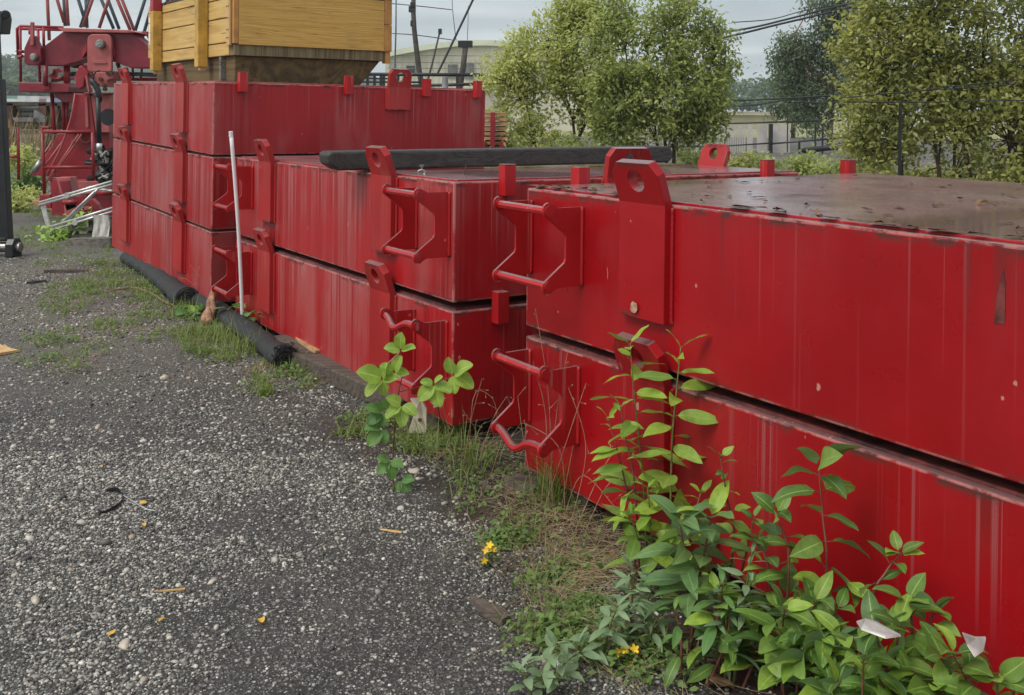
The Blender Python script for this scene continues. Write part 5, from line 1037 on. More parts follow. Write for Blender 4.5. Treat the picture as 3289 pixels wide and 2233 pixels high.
# poplar-like saplings in front of the nearest stack
plant('sapling', 'tall light green sapling, left one of the two at the nearest red stack', [[G(1478, 3.46), at(1462, 1120, 3.46), at(1448, 980, 3.46), at(1438, 880, 3.46), at(1430, 782, 3.45)]], .17, .054, 'lf_willow', 'stem_green', gap=.043, start=.2, group='saplings in front of the nearest stack', up=.12, droop=.5, a=.75, b=.95, wave=.07, twist=.6, top=2, na=12, tipscale=.6)
plant('sapling', 'tall light green sapling, right one of the two at the nearest red stack', [[G(1528, 3.36), at(1522, 1130, 3.36), at(1526, 990, 3.36), at(1536, 880, 3.36), at(1545, 790, 3.35)]], .175, .056, 'lf_willow', 'stem_green', gap=.043, start=.2, group='saplings in front of the nearest stack', up=.12, droop=.5, a=.75, b=.95, wave=.07, twist=.6, top=2, na=12, tipscale=.6)
plant('sapling', 'short slanting light green sapling left of the two tall ones', [[G(1455, 3.40), at(1425, 1130, 3.42), at(1400, 1020, 3.44), at(1380, 948, 3.45)], [G(1462, 3.40), at(1440, 1100, 3.4), at(1418, 985, 3.42), at(1408, 925, 3.43)]], .14, .045, 'lf_willow', 'stem_red', gap=.05, start=.25, group='saplings in front of the nearest stack', up=.1, droop=.55, a=.7, b=.95, wave=.07, twist=.6, top=3, na=12)
plant('sapling', 'bushy light green sapling base between the two tall ones and the dark shrub', [[G(1500, 3.36), at(1480, 1230, 3.3), at(1470, 1110, 3.3)], [G(1490, 3.3), at(1450, 1230, 3.28), at(1430, 1170, 3.26)], [G(1520, 3.3), at(1560, 1220, 3.26), at(1590, 1120, 3.26)]], .13, .05, 'lf_willow', 'stem_green', gap=.034, start=.3, group='saplings in front of the nearest stack', up=.1, droop=.7, top=3, wave=.06, twist=.5, na=10)
DG = 'dogwood shrubs along the foot of the nearest stack'
def dog(label, stems, **kw):
    d = dict(L=.12, W=.062, mat='lf_dogwood', stemmat='stem_red', gap=.058, start=.35, group=DG, cat='shrub', opposite=True, top=3, a=.62, b=1.02, tipscale=.6, mat2='lf_willow', p2=.12, droop=.85, twist=.55, up=.35); d.update(kw)
    return plant('dogwood_shrub', label, stems, **d)
dog('dark blue green broad leaved shrub with thick dark stem in front of the tall saplings', [[G(1578, 2.93), at(1572, 1400, 2.92), at(1556, 1280, 2.9), at(1545, 1195, 2.88)], [G(1580, 2.95), at(1580, 1350, 2.93), at(1600, 1250, 2.9), at(1612, 1180, 2.9)]], mat='lf_blue', L=.15, W=.062, gap=.05, start=.3, r=.006, up=.25, droop=.9, p2=.1, top=4, tipscale=.9)
dog('slender shrub shoot right of the tall saplings with small leaves at its top', [[G(1640, 2.95), at(1665, 1230, 2.95), at(1650, 1130, 2.95), at(1635, 1040, 2.96)], [G(1650, 2.95), at(1690, 1270, 2.93), at(1710, 1180, 2.93)]], L=.075, W=.038, mat='lf_willow', mat2='lf_dogwood', p2=.5, gap=.05, opposite=False)
dog('shrub shoot with big glossy leaves, tallest of the row right of the saplings', [[G(1880, 2.66), at(1876, 1290, 2.68), at(1868, 1180, 2.7), at(1858, 1062, 2.72)]], L=.12, W=.066, gap=.08, start=.25, opposite=True, up=.1, top=4, tipscale=1.)
dog('shrub shoot with a pair of leaf tiers left of the tallest one', [[G(1790, 2.72), at(1790, 1290, 2.74), at(1780, 1215, 2.76), at(1762, 1170, 2.78)], [G(1770, 2.75), at(1745, 1300, 2.76), at(1715, 1230, 2.8)]], L=.10, W=.054, gap=.07, start=.3, top=4, tipscale=.85)
dog('small shrub twig with a bare red stalk and few leaves over the white scrap', [[G(1960, 2.5), at(1975, 1380, 2.52), at(2010, 1300, 2.54), at(2040, 1262, 2.56)]], L=.075, W=.036, gap=.1, start=.7, top=5, tipscale=1.)
dog('small shrub twig with three upright leaves above the second white scrap', [[G(2100, 2.38), at(2108, 1440, 2.4), at(2118, 1395, 2.42)], [G(2090, 2.38), at(2070, 1430, 2.4), at(2060, 1370, 2.4)]], L=.085, W=.05, gap=.06, start=.45, top=4, tipscale=.95)
def mound(label, specs, **kw):
    st = []
    for (u, Y, ut, vt) in specs: b = G(u, Y); tp = at(ut, vt, Y + RNG.uniform(-.04, .02)); st.append([b, b * .4 + tp * .6 + RNG.normal(size=3) * .02 + [0, 0, .02], tp])
    dog(label, st, **kw)
mound('low leafy shrub at the foot of the slender shoot', [(1650, 2.8, 1625, 1345), (1660, 2.8, 1690, 1360), (1680, 2.78, 1735, 1385), (1700, 2.75, 1700, 1430)], gap=.055, p2=.3)
mound('low dark leafed shrub under the tallest shoot', [(1800, 2.62, 1780, 1385), (1820, 2.6, 1850, 1370), (1850, 2.58, 1900, 1385), (1840, 2.55, 1820, 1445), (1880, 2.5, 1910, 1450)], gap=.056, mat='lf_dogwood', L=.14, W=.07)
mound('low shrub with a light green leaf cluster left of the white scrap', [(1880, 2.48, 1870, 1450), (1900, 2.45, 1880, 1500), (1930, 2.42, 1950, 1480), (1900, 2.44, 1930, 1540)], gap=.056, L=.13, W=.068, p2=.25)
mound('low dark shrub between the two white scraps', [(2000, 2.36, 1985, 1440), (2030, 2.34, 2040, 1425), (2020, 2.32, 2010, 1510), (2060, 2.28, 2070, 1545), (2100, 2.26, 2140, 1500)], gap=.056, L=.15, W=.075)
mound('dark leaved shrub right of the second white scrap in the lower right corner', [(2180, 2.2, 2165, 1490), (2200, 2.18, 2200, 1540), (2230, 2.16, 2265, 1545), (2160, 2.2, 2140, 1575), (2270, 2.14, 2300, 1575)], gap=.056, L=.125, W=.068, p2=.3)
mound('low shrub with dark oval leaves at the lower edge, right of the mossy mound', [(1990, 2.26, 1960, 1500), (2020, 2.24, 2000, 1560), (2080, 2.2, 2060, 1590), (1950, 2.3, 1900, 1560)], gap=.056, L=.125, W=.07)
SV = 'silvery low shrubs on the gravel edge'
def silver(label, specs, **kw):
    st = []
    for (u, Y, ut, vt) in specs: b = G(u, Y); tp = at(ut, vt, Y - RNG.uniform(0, .05)); st.append([b, b * .5 + tp * .5 + [0, 0, .02], tp])
    d = dict(L=.085, W=.026, mat='lf_silver', stemmat='stem_green', gap=.032, start=.25, group=SV, cat='shrub', opposite=True, top=4, a=.7, b=1., tipscale=.7, droop=.6, up=.2, wave=.03); d.update(kw)
    plant('butterfly_bush', label, st, **d)
silver('silvery leaved low shrub at the bottom edge of the gravel', [(1215, 2.72, 1180, 1525), (1240, 2.72, 1235, 1540), (1270, 2.74, 1290, 1500), (1250, 2.75, 1260, 1470)], L=.07, W=.03)
silver('silvery leaved shrub just behind the yellow flowers', [(1330, 2.86, 1310, 1470), (1350, 2.9, 1370, 1420), (1380, 2.9, 1400, 1380)], L=.085, W=.028)
silver('pale narrow leaved shrub with upright tips left of the dark shrub', [(1440, 3.0, 1440, 1300), (1450, 3.0, 1420, 1350), (1470, 3.0, 1480, 1330), (1430, 2.98, 1400, 1400), (1480, 2.95, 1500, 1390)], L=.085, W=.022)
silver('pale narrow leaved shrub rising right of the dark thick stem', [(1680, 2.78, 1705, 1262), (1660, 2.78, 1650, 1330), (1650, 2.8, 1620, 1380)], L=.08, W=.02)
plant('weed', 'tall weed with long drooping olive leaves below the dark thick stem', [[G(1600, 2.8), at(1625, 1420, 2.78), at(1640, 1330, 2.76)], [G(1560, 2.8), at(1545, 1440, 2.78), at(1530, 1390, 2.78)], [G(1620, 2.76), at(1650, 1450, 2.74), at(1655, 1390, 2.74)]], .115, .034, 'lf_dogwood', 'stem_red', gap=.04, start=.2, droop=1.1, up=-.2, p2=.5, mat2='lf_bramble2', cat='weed')
# bramble sprig
def bramble():
    Y = 4.22; b = gp(893, 1118); b0 = b.copy(); root = thing('bramble', 'bright green bramble sprig growing up in front of the centre stack corner', 'bramble', tuple(b)); sm = MB(); la = Leaves(); lb_ = Leaves()
    main = [b, at(892, 1030, Y), at(898, 950, Y), at(905, 890, Y), at(915, 840, Y), at(908, 800, Y)]; P_ = spline(np.array(main) - b0, 30); sm.tube(P_, [.0035 * (1 - .5 * i / 29) for i in range(30)], 6)
    br2 = spline(np.array([at(905, 890, Y), at(945, 880, Y), at(985, 868, Y), at(1020, 858, Y)]) - b0, 14); sm.tube(br2, .0022, 5)
    st2 = spline(np.array([at(985, 868, Y), at(995, 930, Y + .1), at(1005, 985, Y + .25)]) - b0, 10); sm.tube(st2, .003, 5)
    for (u, v, az, s_, lf, k) in ((910, 795, 1.6, 1.0, la, 3), (868, 860, 2.6, 1.25, la, 5), (895, 845, 1.3, .95, la, 3), (912, 918, 4.2, 1.15, la, 4), (985, 872, 5.0, 1.15, la, 5), (1030, 850, .2, 1.25, la, 4), (868, 935, 3.1, .95, lb_, 4), (866, 972, 3.4, 1.0, lb_, 4), (885, 1045, 4.4, .95, lb_, 4), (910, 1088, 5.4, .85, lb_, 3)):
        c = at(u, v, Y - .04) - b0; j = np.argmin(np.linalg.norm(np.vstack([P_, br2]) - c, axis=1)); sm.tube([np.vstack([P_, br2])[j], c], .0014, 4, False)
        for i in range(k):
            sp = (i - (k - 1) / 2) * 1.15; d = np.array([math.cos(az + sp), -.55, math.sin(az + sp)]) ; L_ = .078 * s_ * (1.12 - .22 * abs(i - (k - 1) / 2)) * RNG.uniform(.9, 1.1)
            lf.leaf(c + unit(d) * .008, unit(d), L_, L_ * .74, up=(RNG.normal(0, .2), -.75, .8), a=.5, b=.72, droop=.5, fold=.26, wave=.045, serr=.085, na=27, twist=RNG.normal(0, .2))
    sm.build('stem', M['stem_red'], root, smooth=True); la.build('foliage', M['lf_bramble'], root); lb_.build('lower_foliage', M['lf_bramble2'], root)
bramble()
plant('bindweed', 'broad leaved green creeper across the black fabric rolls', [[gp(400, 725), at(430, 712, 7.6), at(455, 700, 7.6)], [gp(440, 735), at(425, 700, 7.7), at(405, 705, 7.7)], [gp(500, 740), at(520, 700, 7.3), at(545, 695, 7.2)], [gp(545, 745), at(570, 712, 7.1), at(598, 722, 7.0)]], .10, .075, 'lf_bramble2', 'stem_green', gap=.06, start=.3, a=.5, b=.7, cat='creeper', droop=.6, mat2='lf_bramble', p2=.3)
# flowers of the yellow flowering weed
def flower_weed(u, Y, label, fl):
    b = G(u, Y); root = thing('flowering_weed', label, 'flower', tuple(b), 'yellow flowering weeds'); sm = MB(); lf = Leaves(); pt = Leaves()
    for (fu, fv) in fl:
        tp = at(fu, fv, Y - .03) - b; md = tp * .5 + RNG.normal(size=3) * .015; P_ = spline([np.zeros(3), md, tp], 12); sm.tube(P_, .0014, 5)
        for i in range(2, 11): 
            for sg in (0, math.pi): aa = i * 1.57 + sg; lf.leaf(P_[i], [math.cos(aa), math.sin(aa), .3], .022, .007, na=5)
        ph = RNG.uniform(0, 6.28); nrm = unit(np.array([RNG.normal(0, .3), -.7, .7])); x, y = perp(nrm)
        for i in range(5): aa = ph + i * 1.2566; pt.leaf(tp, x * math.cos(aa) + y * math.sin(aa) + nrm * .25, .016, .009, up=nrm, a=.7, b=.4, na=7, droop=-.3)
    for i in range(26): aa = RNG.uniform(0, 6.28); rr = RNG.uniform(0, .07); lf.leaf([rr * math.cos(aa), rr * math.sin(aa), RNG.uniform(.0, .08)], [math.cos(aa), math.sin(aa), .5], .026, .009, na=5)
    sm.build('stem', M['stem_green'], root); lf.build('foliage', M['lf_small'], root); pt.build('petals', M['yellow_petal'], root)
flower_weed(1110, 3.50, 'yellow flowering weed at the gravel edge near a chip of wood', [(1112, 1238), (1104, 1250), (1098, 1274), (1118, 1246)])
flower_weed(1425, 2.88, 'yellow flowering weed in front of the silvery shrubs', [(1402, 1482), (1420, 1474), (1440, 1474), (1428, 1508)])

# ------------------------------------------------------------------ grass tufts, weeds, straw
def tuft(label, u, v, n, h, w_, rad_, mat='grass', lean=.6, name='grass_tuft'):
    n = int(n * .62); w_ *= 1.35; p = gp(u, v); a_ = RNG.uniform(0, 6.28, n); q = rad_ * RNG.uniform(0, 1, n) ** .7; B = np.stack([q * np.cos(a_), q * np.sin(a_), 0 * q], 1)
    V, F = blades(B, h * RNG.uniform(.45, 1.1, n), np.full(n, w_), lean); o = mesh_np(name, V, F, M[mat]); o.location = tuple(p); tag(o, label, 'grass tuft', 'grass tufts on the gravel'); return o
tuft('bright grass tuft alone on the gravel left of the long timber', 601, 897, 90, .13, .004, .05, lean=.8)
tuft('big green and straw grass tuft at the lower step bracket of the nearest stack', 1268, 1140, 330, .27, .0042, .10, lean=.6)
tuft('grass tuft in the gap between the centre and nearest stacks', 1075, 1060, 130, .15, .005, .17, lean=.9)
tuft('grass tuft under the barcode tag at the centre stack corner', 1000, 1020, 160, .20, .004, .18, lean=.7)
tuft('grass tuft in front of the frayed roll end', 690, 838, 130, .15, .005, .10, lean=.8)
tuft('long grass along the near side of the tan canvas', 490, 778, 240, .20, .005, .28, lean=.8)
tuft('long grass beside the middle of the front black roll', 560, 800, 240, .18, .005, .18, lean=.8)
tuft('grass tuft at the end of the back black roll', 425, 712, 160, .17, .005, .14, lean=.8)
tuft('low grass tuft left of the bramble foot', 800, 985, 140, .09, .006, .10, lean=1.)
tuft('grass patch on the left side of the back black roll', 320, 650, 200, .14, .006, .30, lean=.9)
tuft('small grass tuft near the loose timber by the pallet', 262, 545, 90, .12, .007, .10, lean=.9)
tuft('small pale grass tuft on the bare gravel left of the frayed roll end', 585, 845, 60, .09, .004, .09, lean=.9, mat='straw')
zones = [  # u, v, half-width and half-height on the sheet, weeds, grass, straw
    (400, 690, 110, 50, 700, 500, 350), (500, 775, 90, 50, 600, 500, 350), (640, 860, 80, 40, 300, 160, 200), (280, 640, 120, 45, 700, 420, 250), (150, 680, 60, 40, 350, 120, 120), (330, 740, 120, 40, 320, 120, 200), (140, 800, 110, 50, 260, 70, 160),
    (200, 600, 120, 30, 450, 160, 160), (90, 545, 80, 30, 400, 260, 150), (300, 570, 60, 20, 200, 150, 60), (120, 480, 60, 25, 300, 400, 120), (840, 975, 60, 30, 220, 60, 60), (960, 1010, 60, 25, 200, 160, 260),
    (1060, 1040, 80, 45, 110, 70, 240), (1120, 1120, 90, 60, 130, 26, 240), (1230, 1170, 90, 60, 50, 50, 360), (1300, 1250, 120, 60, 45, 10, 430), (1150, 1230, 60, 40, 110, 16, 60), (1270, 1320, 100, 40, 70, 6, 260), (1330, 1400, 110, 50, 130, 6, 180), (1400, 1480, 120, 50, 220, 6, 100), (1500, 1530, 120, 40, 90, 6, 60), (1240, 1440, 60, 40, 200, 10, 60)]
WV, GV, SV_ = [], [], []
def zone_pts(u, v, ru, rv, n):
    a_ = RNG.uniform(0, 6.28, n); q = np.sqrt(RNG.uniform(0, 1, n)); P_ = np.array([gp(u + ru * q_ * math.cos(t_), v + rv * q_ * math.sin(t_)) for q_, t_ in zip(q, a_)]); kp = (vnoise(P_[:, 0], P_[:, 1], 4.5, 9) > .42) & ~in_boxes(P_[:, 0], P_[:, 1]); return P_[kp]
for (u, v, ru, rv, nw, ng, ns) in zones:
    c = zone_pts(u, v, ru, rv, max(4, nw // 6))
    for p in c: k = RNG.integers(7, 16); s_ = RNG.uniform(.02, .055); WV.append(p + RNG.normal(size=(k, 3)) * [s_, s_, 0] + np.stack([0 * RNG.uniform(0, 1, k), 0 * RNG.uniform(0, 1, k), RNG.uniform(.004, .05, k)], 1))
    GV.append(zone_pts(u, v, ru, rv, int(ng * .5))); SV_.append(zone_pts(u, v, ru, rv, int(ns * .28)))
C = np.vstack(WV); V, F = leaf_cloud(C, RNG.uniform(.016, .036, len(C)), .0, .5); o = mesh_np('ground_weeds', V, F, M['lf_small']); tag(o, 'low weeds and clover in patches on the gravel', 'weeds', kind='stuff')
C = np.vstack(GV); k = 5; B = np.repeat(C, k, 0) + RNG.normal(size=(len(C) * k, 3)) * [.016, .016, 0]; V, F = blades(B, RNG.uniform(.03, .12, len(B)), np.full(len(B), .0055), 1.); o = mesh_np('short_grass', V, F, M['grass']); tag(o, 'short green grass around the stacks and rolls', 'grass', kind='stuff')
C = np.vstack(SV_); k = 3; B = np.repeat(C, k, 0) + RNG.normal(size=(len(C) * k, 3)) * [.02, .02, 0]; n = len(B)       # stems lying flat, crossing each other
az = RNG.uniform(0, 6.28, n); cv = RNG.normal(0, .5, n); ln_ = RNG.uniform(.05, .34, n); z0 = RNG.uniform(.004, .03, n); zs = RNG.uniform(-.02, .05, n); Vs = []
for i in range(5):
    q = i / 4; a_ = az + cv * q; Vs.append(B + np.stack([np.cos(a_) * ln_ * q, np.sin(a_) * ln_ * q, z0 + np.maximum(-.6 * z0, zs * q)], 1)); w_ = np.stack([-np.sin(a_), np.cos(a_), .3 + 0 * a_], 1) * .0016; Vs.append(Vs[-1] + w_)
V = np.stack(Vs, 1).reshape(-1, 3); F = (np.arange(n)[:, None, None] * 10 + np.array([[2 * i, 2 * i + 1, 2 * i + 3, 2 * i + 2] for i in range(4)])[None]).reshape(-1, 4); o = mesh_np('dry_straw', V, F, M['straw']); tag(o, 'flattened dry straw on the ground by the stacks', 'straw', kind='stuff')
# dark mossy mound
def mossmound(label, u, v, ru, h, n, L_=.016, mat='lf_dark'):
    p = gp(u, v); q = np.sqrt(RNG.uniform(0, 1, n)); a_ = RNG.uniform(0, 6.28, n); C = np.stack([q * ru * np.cos(a_), q * ru * .8 * np.sin(a_), h * (1 - q ** 2) * RNG.uniform(.5, 1.1, n) + .004], 1); V, F = leaf_cloud(C, RNG.uniform(.6, 1.2, n) * L_, .0, .6); o = mesh_np('moss_clump', V, F, M[mat]); o.location = tuple(p); tag(o, label, 'moss', 'mossy clumps')
mossmound('dark green mossy mound at the bottom edge under the shrubs', 1800, 1520, .12, .09, 2600)
mossmound('small green mossy clump between the straw and the silvery shrub', 1340, 1385, .09, .04, 900, .018, 'lf_small')
mossmound('feathery green clump behind the yellow flower at the gravel edge', 1150, 1232, .09, .05, 1000, .016, 'lf_small')
mossmound('flat green clump left of the low pale shrub', 1265, 1315, .08, .03, 700, .018, 'lf_small')
# tall dry stalks
def stalks(label, base, specs, m='straw_stem'):
    b = np.array(base); root = thing('dry_weed', label, 'dry weed', tuple(b), 'tall dry weeds at the stacks'); mb = MB(); hd = MB()
    for pts in specs:
        P_ = spline([np.array(p) - b for p in pts], 14); mb.tube(P_, [.0019 - .0009 * i / 13 for i in range(14)], 4)
        for _ in range(4): i = RNG.integers(7, 14); d = RNG.normal(size=3) * .022; mb.tube([P_[i], P_[i] + d], .0007, 3); mb.tube([P_[i] + d * .8, P_[i] + d * 1.15], [.0016, .0028], 5)
    mb.build('stem', M[m], root)
Y = 3.95
stalks('tall dry reddish stalks criss-crossing the lower step bracket of the nearest stack', G(1260, Y), [
    [G(1235, Y), at(1240, 960, Y), at(1210, 820, Y)], [G(1250, Y), at(1262, 950, Y), at(1290, 790, Y)], [G(1262, Y), at(1245, 900, Y), at(1215, 700, Y)], [G(1280, Y), at(1320, 900, Y), at(1330, 790, Y)], [G(1285, 3.85), at(1320, 1080, 3.8), at(1395, 1150, 3.7)], [G(1240, Y), at(1300, 960, 3.85), at(1330, 870, 3.85)],
    [G(1290, 3.9), at(1270, 1020, 3.85), at(1190, 960, 3.9)], [G(1300, 3.8), at(1330, 1020, 3.8), at(1290, 880, 3.85)], [G(1225, Y), at(1190, 1010, Y), at(1175, 900, Y)], [G(1310, 3.75), at(1370, 1060, 3.7), at(1420, 1000, 3.7)], [G(1330, 3.7), at(1380, 1100, 3.65), at(1460, 1060, 3.6)]])
Y = 4.35
stalks('thin dry grass stalks in the gap between the centre and nearest stacks', G(1090, Y), [[G(1055, Y), at(1068, 960, Y), at(1094, 860, Y)], [G(1070, Y), at(1075, 900, Y), at(1118, 905, Y), at(1130, 960, Y)], [G(1085, Y), at(1115, 960, Y), at(1150, 900, Y)], [G(1100, Y), at(1085, 990, Y), at(1050, 930, Y)], [G(1120, Y), at(1140, 1000, Y), at(1165, 960, Y)], [G(1030, Y), at(1020, 990, Y), at(1000, 900, Y)]], 'straw_stem')
stalks('dry weed stalks at the near corner of the three-high stack', gp(470, 700), [[gp(470, 700), at(460, 640, 7.9), at(430, 600, 7.9)], [gp(478, 700), at(482, 620, 7.9), at(492, 560, 7.9)], [gp(455, 700), at(440, 650, 7.9), at(418, 630, 7.9)], [gp(485, 702), at(510, 640, 7.8), at(522, 600, 7.8)], [gp(540, 715), at(560, 680, 7.4), at(590, 660, 7.2)], [gp(560, 715), at(545, 690, 7.4), at(530, 660, 7.4)]])
stalks('dry weed stalks leaning on the left end of the three-high stack', gp(300, 585), [[gp(300, 585), at(320, 555, 10.2), at(272, 520, 10.2)], [gp(330, 600), at(325, 560, 10.0), at(295, 500, 10.1)], [gp(340, 605), at(315, 575, 9.9), at(262, 545, 10.1)]])
stalks('small dry stalks in front of the long timber', gp(720, 800), [[gp(715, 790), at(718, 770, 6.7), at(700, 760, 6.7)], [gp(815, 850), at(812, 815, 6.0), at(820, 790, 6.0)], [gp(690, 770), at(698, 745, 6.8), at(680, 752, 6.8)]])

# ------------------------------------------------------------------ litter on the ground and on the boxes
def chip(label, a_, b_, wd, ht, m='timber', name='wood_chip', cat='wood scrap', tip=True, lift=0.):
    p, q = gp(*a_), gp(*b_); o0 = (p + q) / 2; d = q - p; s_ = unit(np.cross(d, (0, 0, 1))); L_ = np.linalg.norm(d); u_ = unit(d); mb = MB()
    V = []; n = 7
    for i in range(n):
        t_ = i / (n - 1); w_ = wd * (.25 + .75 * min(1, t_ * 2.2) if tip else 1) * RNG.uniform(.88, 1.08); c = u_ * (t_ - .5) * L_
        for a2, b2 in ((-1, 0), (1, 0), (.8, 1), (-.7, 1)): V.append(c + s_ * a2 * w_ / 2 + np.array([0, 0, .002 + lift + b2 * ht * RNG.uniform(.8, 1.1)]))
    F = [(3, 2, 1, 0), tuple((n - 1) * 4 + k for k in range(4))] + [(i * 4 + k, i * 4 + (k + 1) % 4, i * 4 + 4 + (k + 1) % 4, i * 4 + 4 + k) for i in range(n - 1) for k in range(4)]
    o = mb.add(V, F).build(name, M[m], bevel=.002); o.location = tuple(o0); tag(o, label, cat, 'scraps of wood on the ground'); return o
chip('brown tapered wood scrap lying alone on the gravel', (1068, 1370), (1150, 1420), .05, .03)
chip('small dark wood scrap between the gravel and the dry straw', (1150, 1280), (1145, 1300), .02, .015)
chip('flat dark timber offcut in the grass under the nearest stack corner', (1165, 1105), (1225, 1130), .10, .05, tip=False)
chip('thin dark stick in the weeds near the gravel edge', (1045, 1130), (1130, 1140), .02, .015)
chip('dark slat lying near the bramble and nearest stack', (1085, 1090), (1110, 1120), .035, .02)
chip('splintered orange wood scrap on top of the long timber', (672, 805), (722, 838), .05, .02, 'lumber', lift=.10)
chip('old dark stick on the grass behind the gravel, left of the back roll', (100, 620), (200, 617), .05, .03)
chip('black stick lying at the far left of the yard', (60, 645), (105, 640), .03, .02, 'black_beam')
chip('thin straw coloured stick on the middle of the gravel', (350, 1346), (420, 1340), .008, .006, 'crate_pale')
chip('pale splinter on the gravel left of the dark weeds', (862, 1204), (912, 1211), .012, .006, 'crate_pale')
chip('pale yellow board corner at the left edge of the yard', (-30, 792), (12, 806), .22, .02, 'crate_pale', tip=False)
c = [gp(u, v) for u, v in ((242, 1120), (268, 1118), (278, 1133), (270, 1152), (245, 1164), (226, 1169))]; P_ = spline(c, 26); mb = MB()
for i in range(25): mb.bar(P_[i] + [0, 0, .009 + .004 * math.sin(i * .5)], P_[i + 1] + [0, 0, .009 + .004 * math.sin(i * .5 + .5)], .003, .016)
o = mb.build('rubber_strap', M['rubber']); tag(o, 'curved black rubber strap on the gravel', 'strap')
c = [gp(u, v) for u, v in ((275, 1125), (300, 1140), (330, 1158), (352, 1163))]; mb = MB(); mb.tube(spline(c, 14) + [0, 0, .006], .0022, 5); o = mb.build('wire', M['alu']); tag(o, 'thin pale wire trailing right from the black strap', 'wire')
c = [gp(u, v) for u, v in ((240, 668), (300, 658), (345, 672), (372, 690), (400, 700))]; mb = MB(); mb.tube(spline(c, 24) + [0, 0, .02], .010, 6); mb.tube(spline([gp(u, v) for u, v in ((420, 640), (450, 636), (490, 650), (500, 662))], 16) + [0, 0, .02], .009, 6); o = mb.build('straw_rope', M['straw']); tag(o, 'frayed yellowish rope in the weeds left of the back black roll', 'rope')
YL = 'fallen yellow leaves on the gravel'
for i, (u, v, s_, lab) in enumerate(((335, 1146, .036, 'orange leaf at the end of the pale wire'), (325, 1194, .028, 'orange leaf below the pale wire'), (360, 1419, .030, 'orange leaf, right one of the pair at lower left'), (262, 1440, .028, 'orange leaf, left one of the pair at lower left'), (595, 1422, .042, 'bright yellow leaf at the bottom centre of the gravel'), (232, 1066, .024, 'small orange leaf above the black strap'))):
    lf = Leaves(); a_ = RNG.uniform(0, 6.28); lf.leaf([0, 0, .012], [math.cos(a_), math.sin(a_), .1], s_, s_ * .6, na=9, fold=.4, droop=.5, wave=.1); o = lf.build('fallen_leaf', M['lf_yellow']); o.location = tuple(gp(u, v)); tag(o, lab, 'leaf', YL)
for u, v, s_, lab in ((1620, 1510, .10, 'big curled brown leaf on the soil at the bottom edge'), (1400, 1180, .07, 'dry tan leaf at the foot of the nearest stack'), (1265, 1185, .05, 'curled dry leaf on the straw'), (1390, 1275, .05, 'tan dry leaf in the straw patch below the saplings'), (1600, 1570, .09, 'twisted tan leaf at the very bottom, left of the curled brown leaf')):
    lf = Leaves(); a_ = RNG.uniform(0, 6.28); lf.leaf([0, 0, .02], [math.cos(a_), math.sin(a_), .25], s_, s_ * .55, na=11, fold=.5, droop=1.0, wave=.12); o = lf.build('dead_leaf', M['lf_dry']); o.location = tuple(gp(u, v)); tag(o, lab, 'leaf', 'dead brown leaves on the soil')
def scrap(label, pts, Y):
    c = np.mean([at(u, v, Y) for u, v in pts], 0); P_ = [at(u, v, Y + dy) - c for (u, v), dy in zip(pts, (0, .03, .05, .02, -.02, 0)[:len(pts)])]; mb = MB(); mb.prism(P_, (0, .004, .003)); o = mb.build('plastic_scrap', M['white_cloth']); o.location = tuple(c); tag(o, label, 'plastic scrap', 'white plastic scraps in the shrubs')
scrap('white plastic scrap among the leaves, left and larger one', [(1945, 1415), (1965, 1408), (1990, 1415), (2045, 1445), (2010, 1450), (1955, 1430)], 2.17)
scrap('white plastic scrap behind the leaves at the lower right, right and smaller one', [(2185, 1440), (2215, 1450), (2238, 1450), (2232, 1478), (2212, 1492), (2195, 1465)], 2.08)
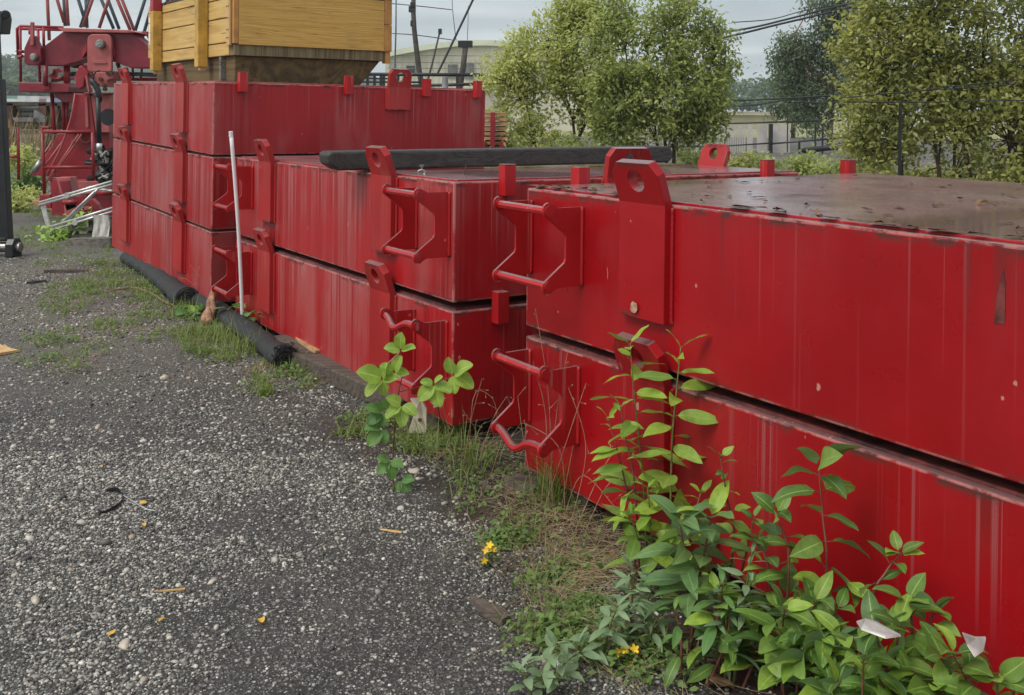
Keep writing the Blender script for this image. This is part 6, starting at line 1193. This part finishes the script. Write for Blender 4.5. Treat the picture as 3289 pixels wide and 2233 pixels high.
# rust scale, bark and leaves on the nearest box top, and the wet sheet
n = 150; mtx = stack_matrix(2, 0, 1.319 + .0105); V = []; F = []; nv = 0
for i in range(n):
    if i < 60: x, y = RNG.uniform(.6, 3.35), -abs(RNG.normal(0, .03)) - .008
    else: x, y = RNG.uniform(.3, 3.3), RNG.uniform(-2.2, -.06)
    if 2.44 < x < 2.8 and y > -.03: continue
    k = 6; s_ = RNG.uniform(.006, .026) * (1.3 if i < 60 else .9); a_ = np.sort(RNG.uniform(0, 6.28, k)); e = RNG.uniform(1, 2.6); th = RNG.uniform(0, 3.14); px = s_ * RNG.uniform(.5, 1.2, k) * np.cos(a_) * e; py = s_ * RNG.uniform(.5, 1.2, k) * np.sin(a_)
    if i < 60: th = RNG.normal(0, .2)
    X = x + px * math.cos(th) - py * math.sin(th); Yq = y + px * math.sin(th) + py * math.cos(th); zz_ = RNG.uniform(.001, .006, k) + np.abs(RNG.normal(0, .005, k)) * (RNG.uniform() < .5)
    for q in range(k): V.append(mtx @ Vector((X[q], min(Yq[q], .004), zz_[q])))
    V.append(mtx @ Vector((x, y, .008)))
    F += [(nv + q, nv + (q + 1) % k, nv + k) for q in range(k)]; nv += k + 1
o = mesh_np('rust_flakes', np.array([v[:] for v in V]), np.array(F), M['rust']); tag(o, 'dark rust flakes and bark bits scattered on the nearest box top', 'debris', kind='stuff')
for lx, ly, s_, lab, mm in ((1.85, -.95, .05, 'tan dead leaf on the wet far part of the nearest box top', 'lf_dry'), (1.95, -.10, .045, 'curled brown leaf near the front edge of the nearest box top', 'lf_dry'), (1.2, -.55, .03, 'small reddish leaf on the middle of the nearest box top', 'lf_dry')):
    lf = Leaves(); a_ = RNG.uniform(0, 6.28); lf.leaf([0, 0, .006], [math.cos(a_), math.sin(a_), .2], s_, s_ * .6, fold=.6, droop=.9, wave=.1); o = lf.build('box_top_leaf', M[mm]); o.location = mtx @ Vector((lx, ly, .002)); tag(o, lab, 'leaf', 'leaves on the nearest box top')

# ------------------------------------------------------------------ damp air
mb = MB(); mb.box((-420, -8, -1.2), (420, 520, 60)); o = mb.build('haze', M['ground']); o['kind'] = 'stuff'; o['label'] = 'thin damp air over the yard and the far shore'; o['category'] = 'haze'
hm = bpy.data.materials.new('haze'); hm.use_nodes = True; t = NT(hm.node_tree); out = t.new('ShaderNodeOutputMaterial'); pv = t.new('ShaderNodeVolumePrincipled'); pv.inputs['Color'].default_value = (.86, .90, .92, 1); pv.inputs['Density'].default_value = .0008; pv.inputs['Anisotropy'].default_value = .2
t.l.new(pv.outputs[0], out.inputs['Volume']); o.data.materials.clear(); o.data.materials.append(hm)
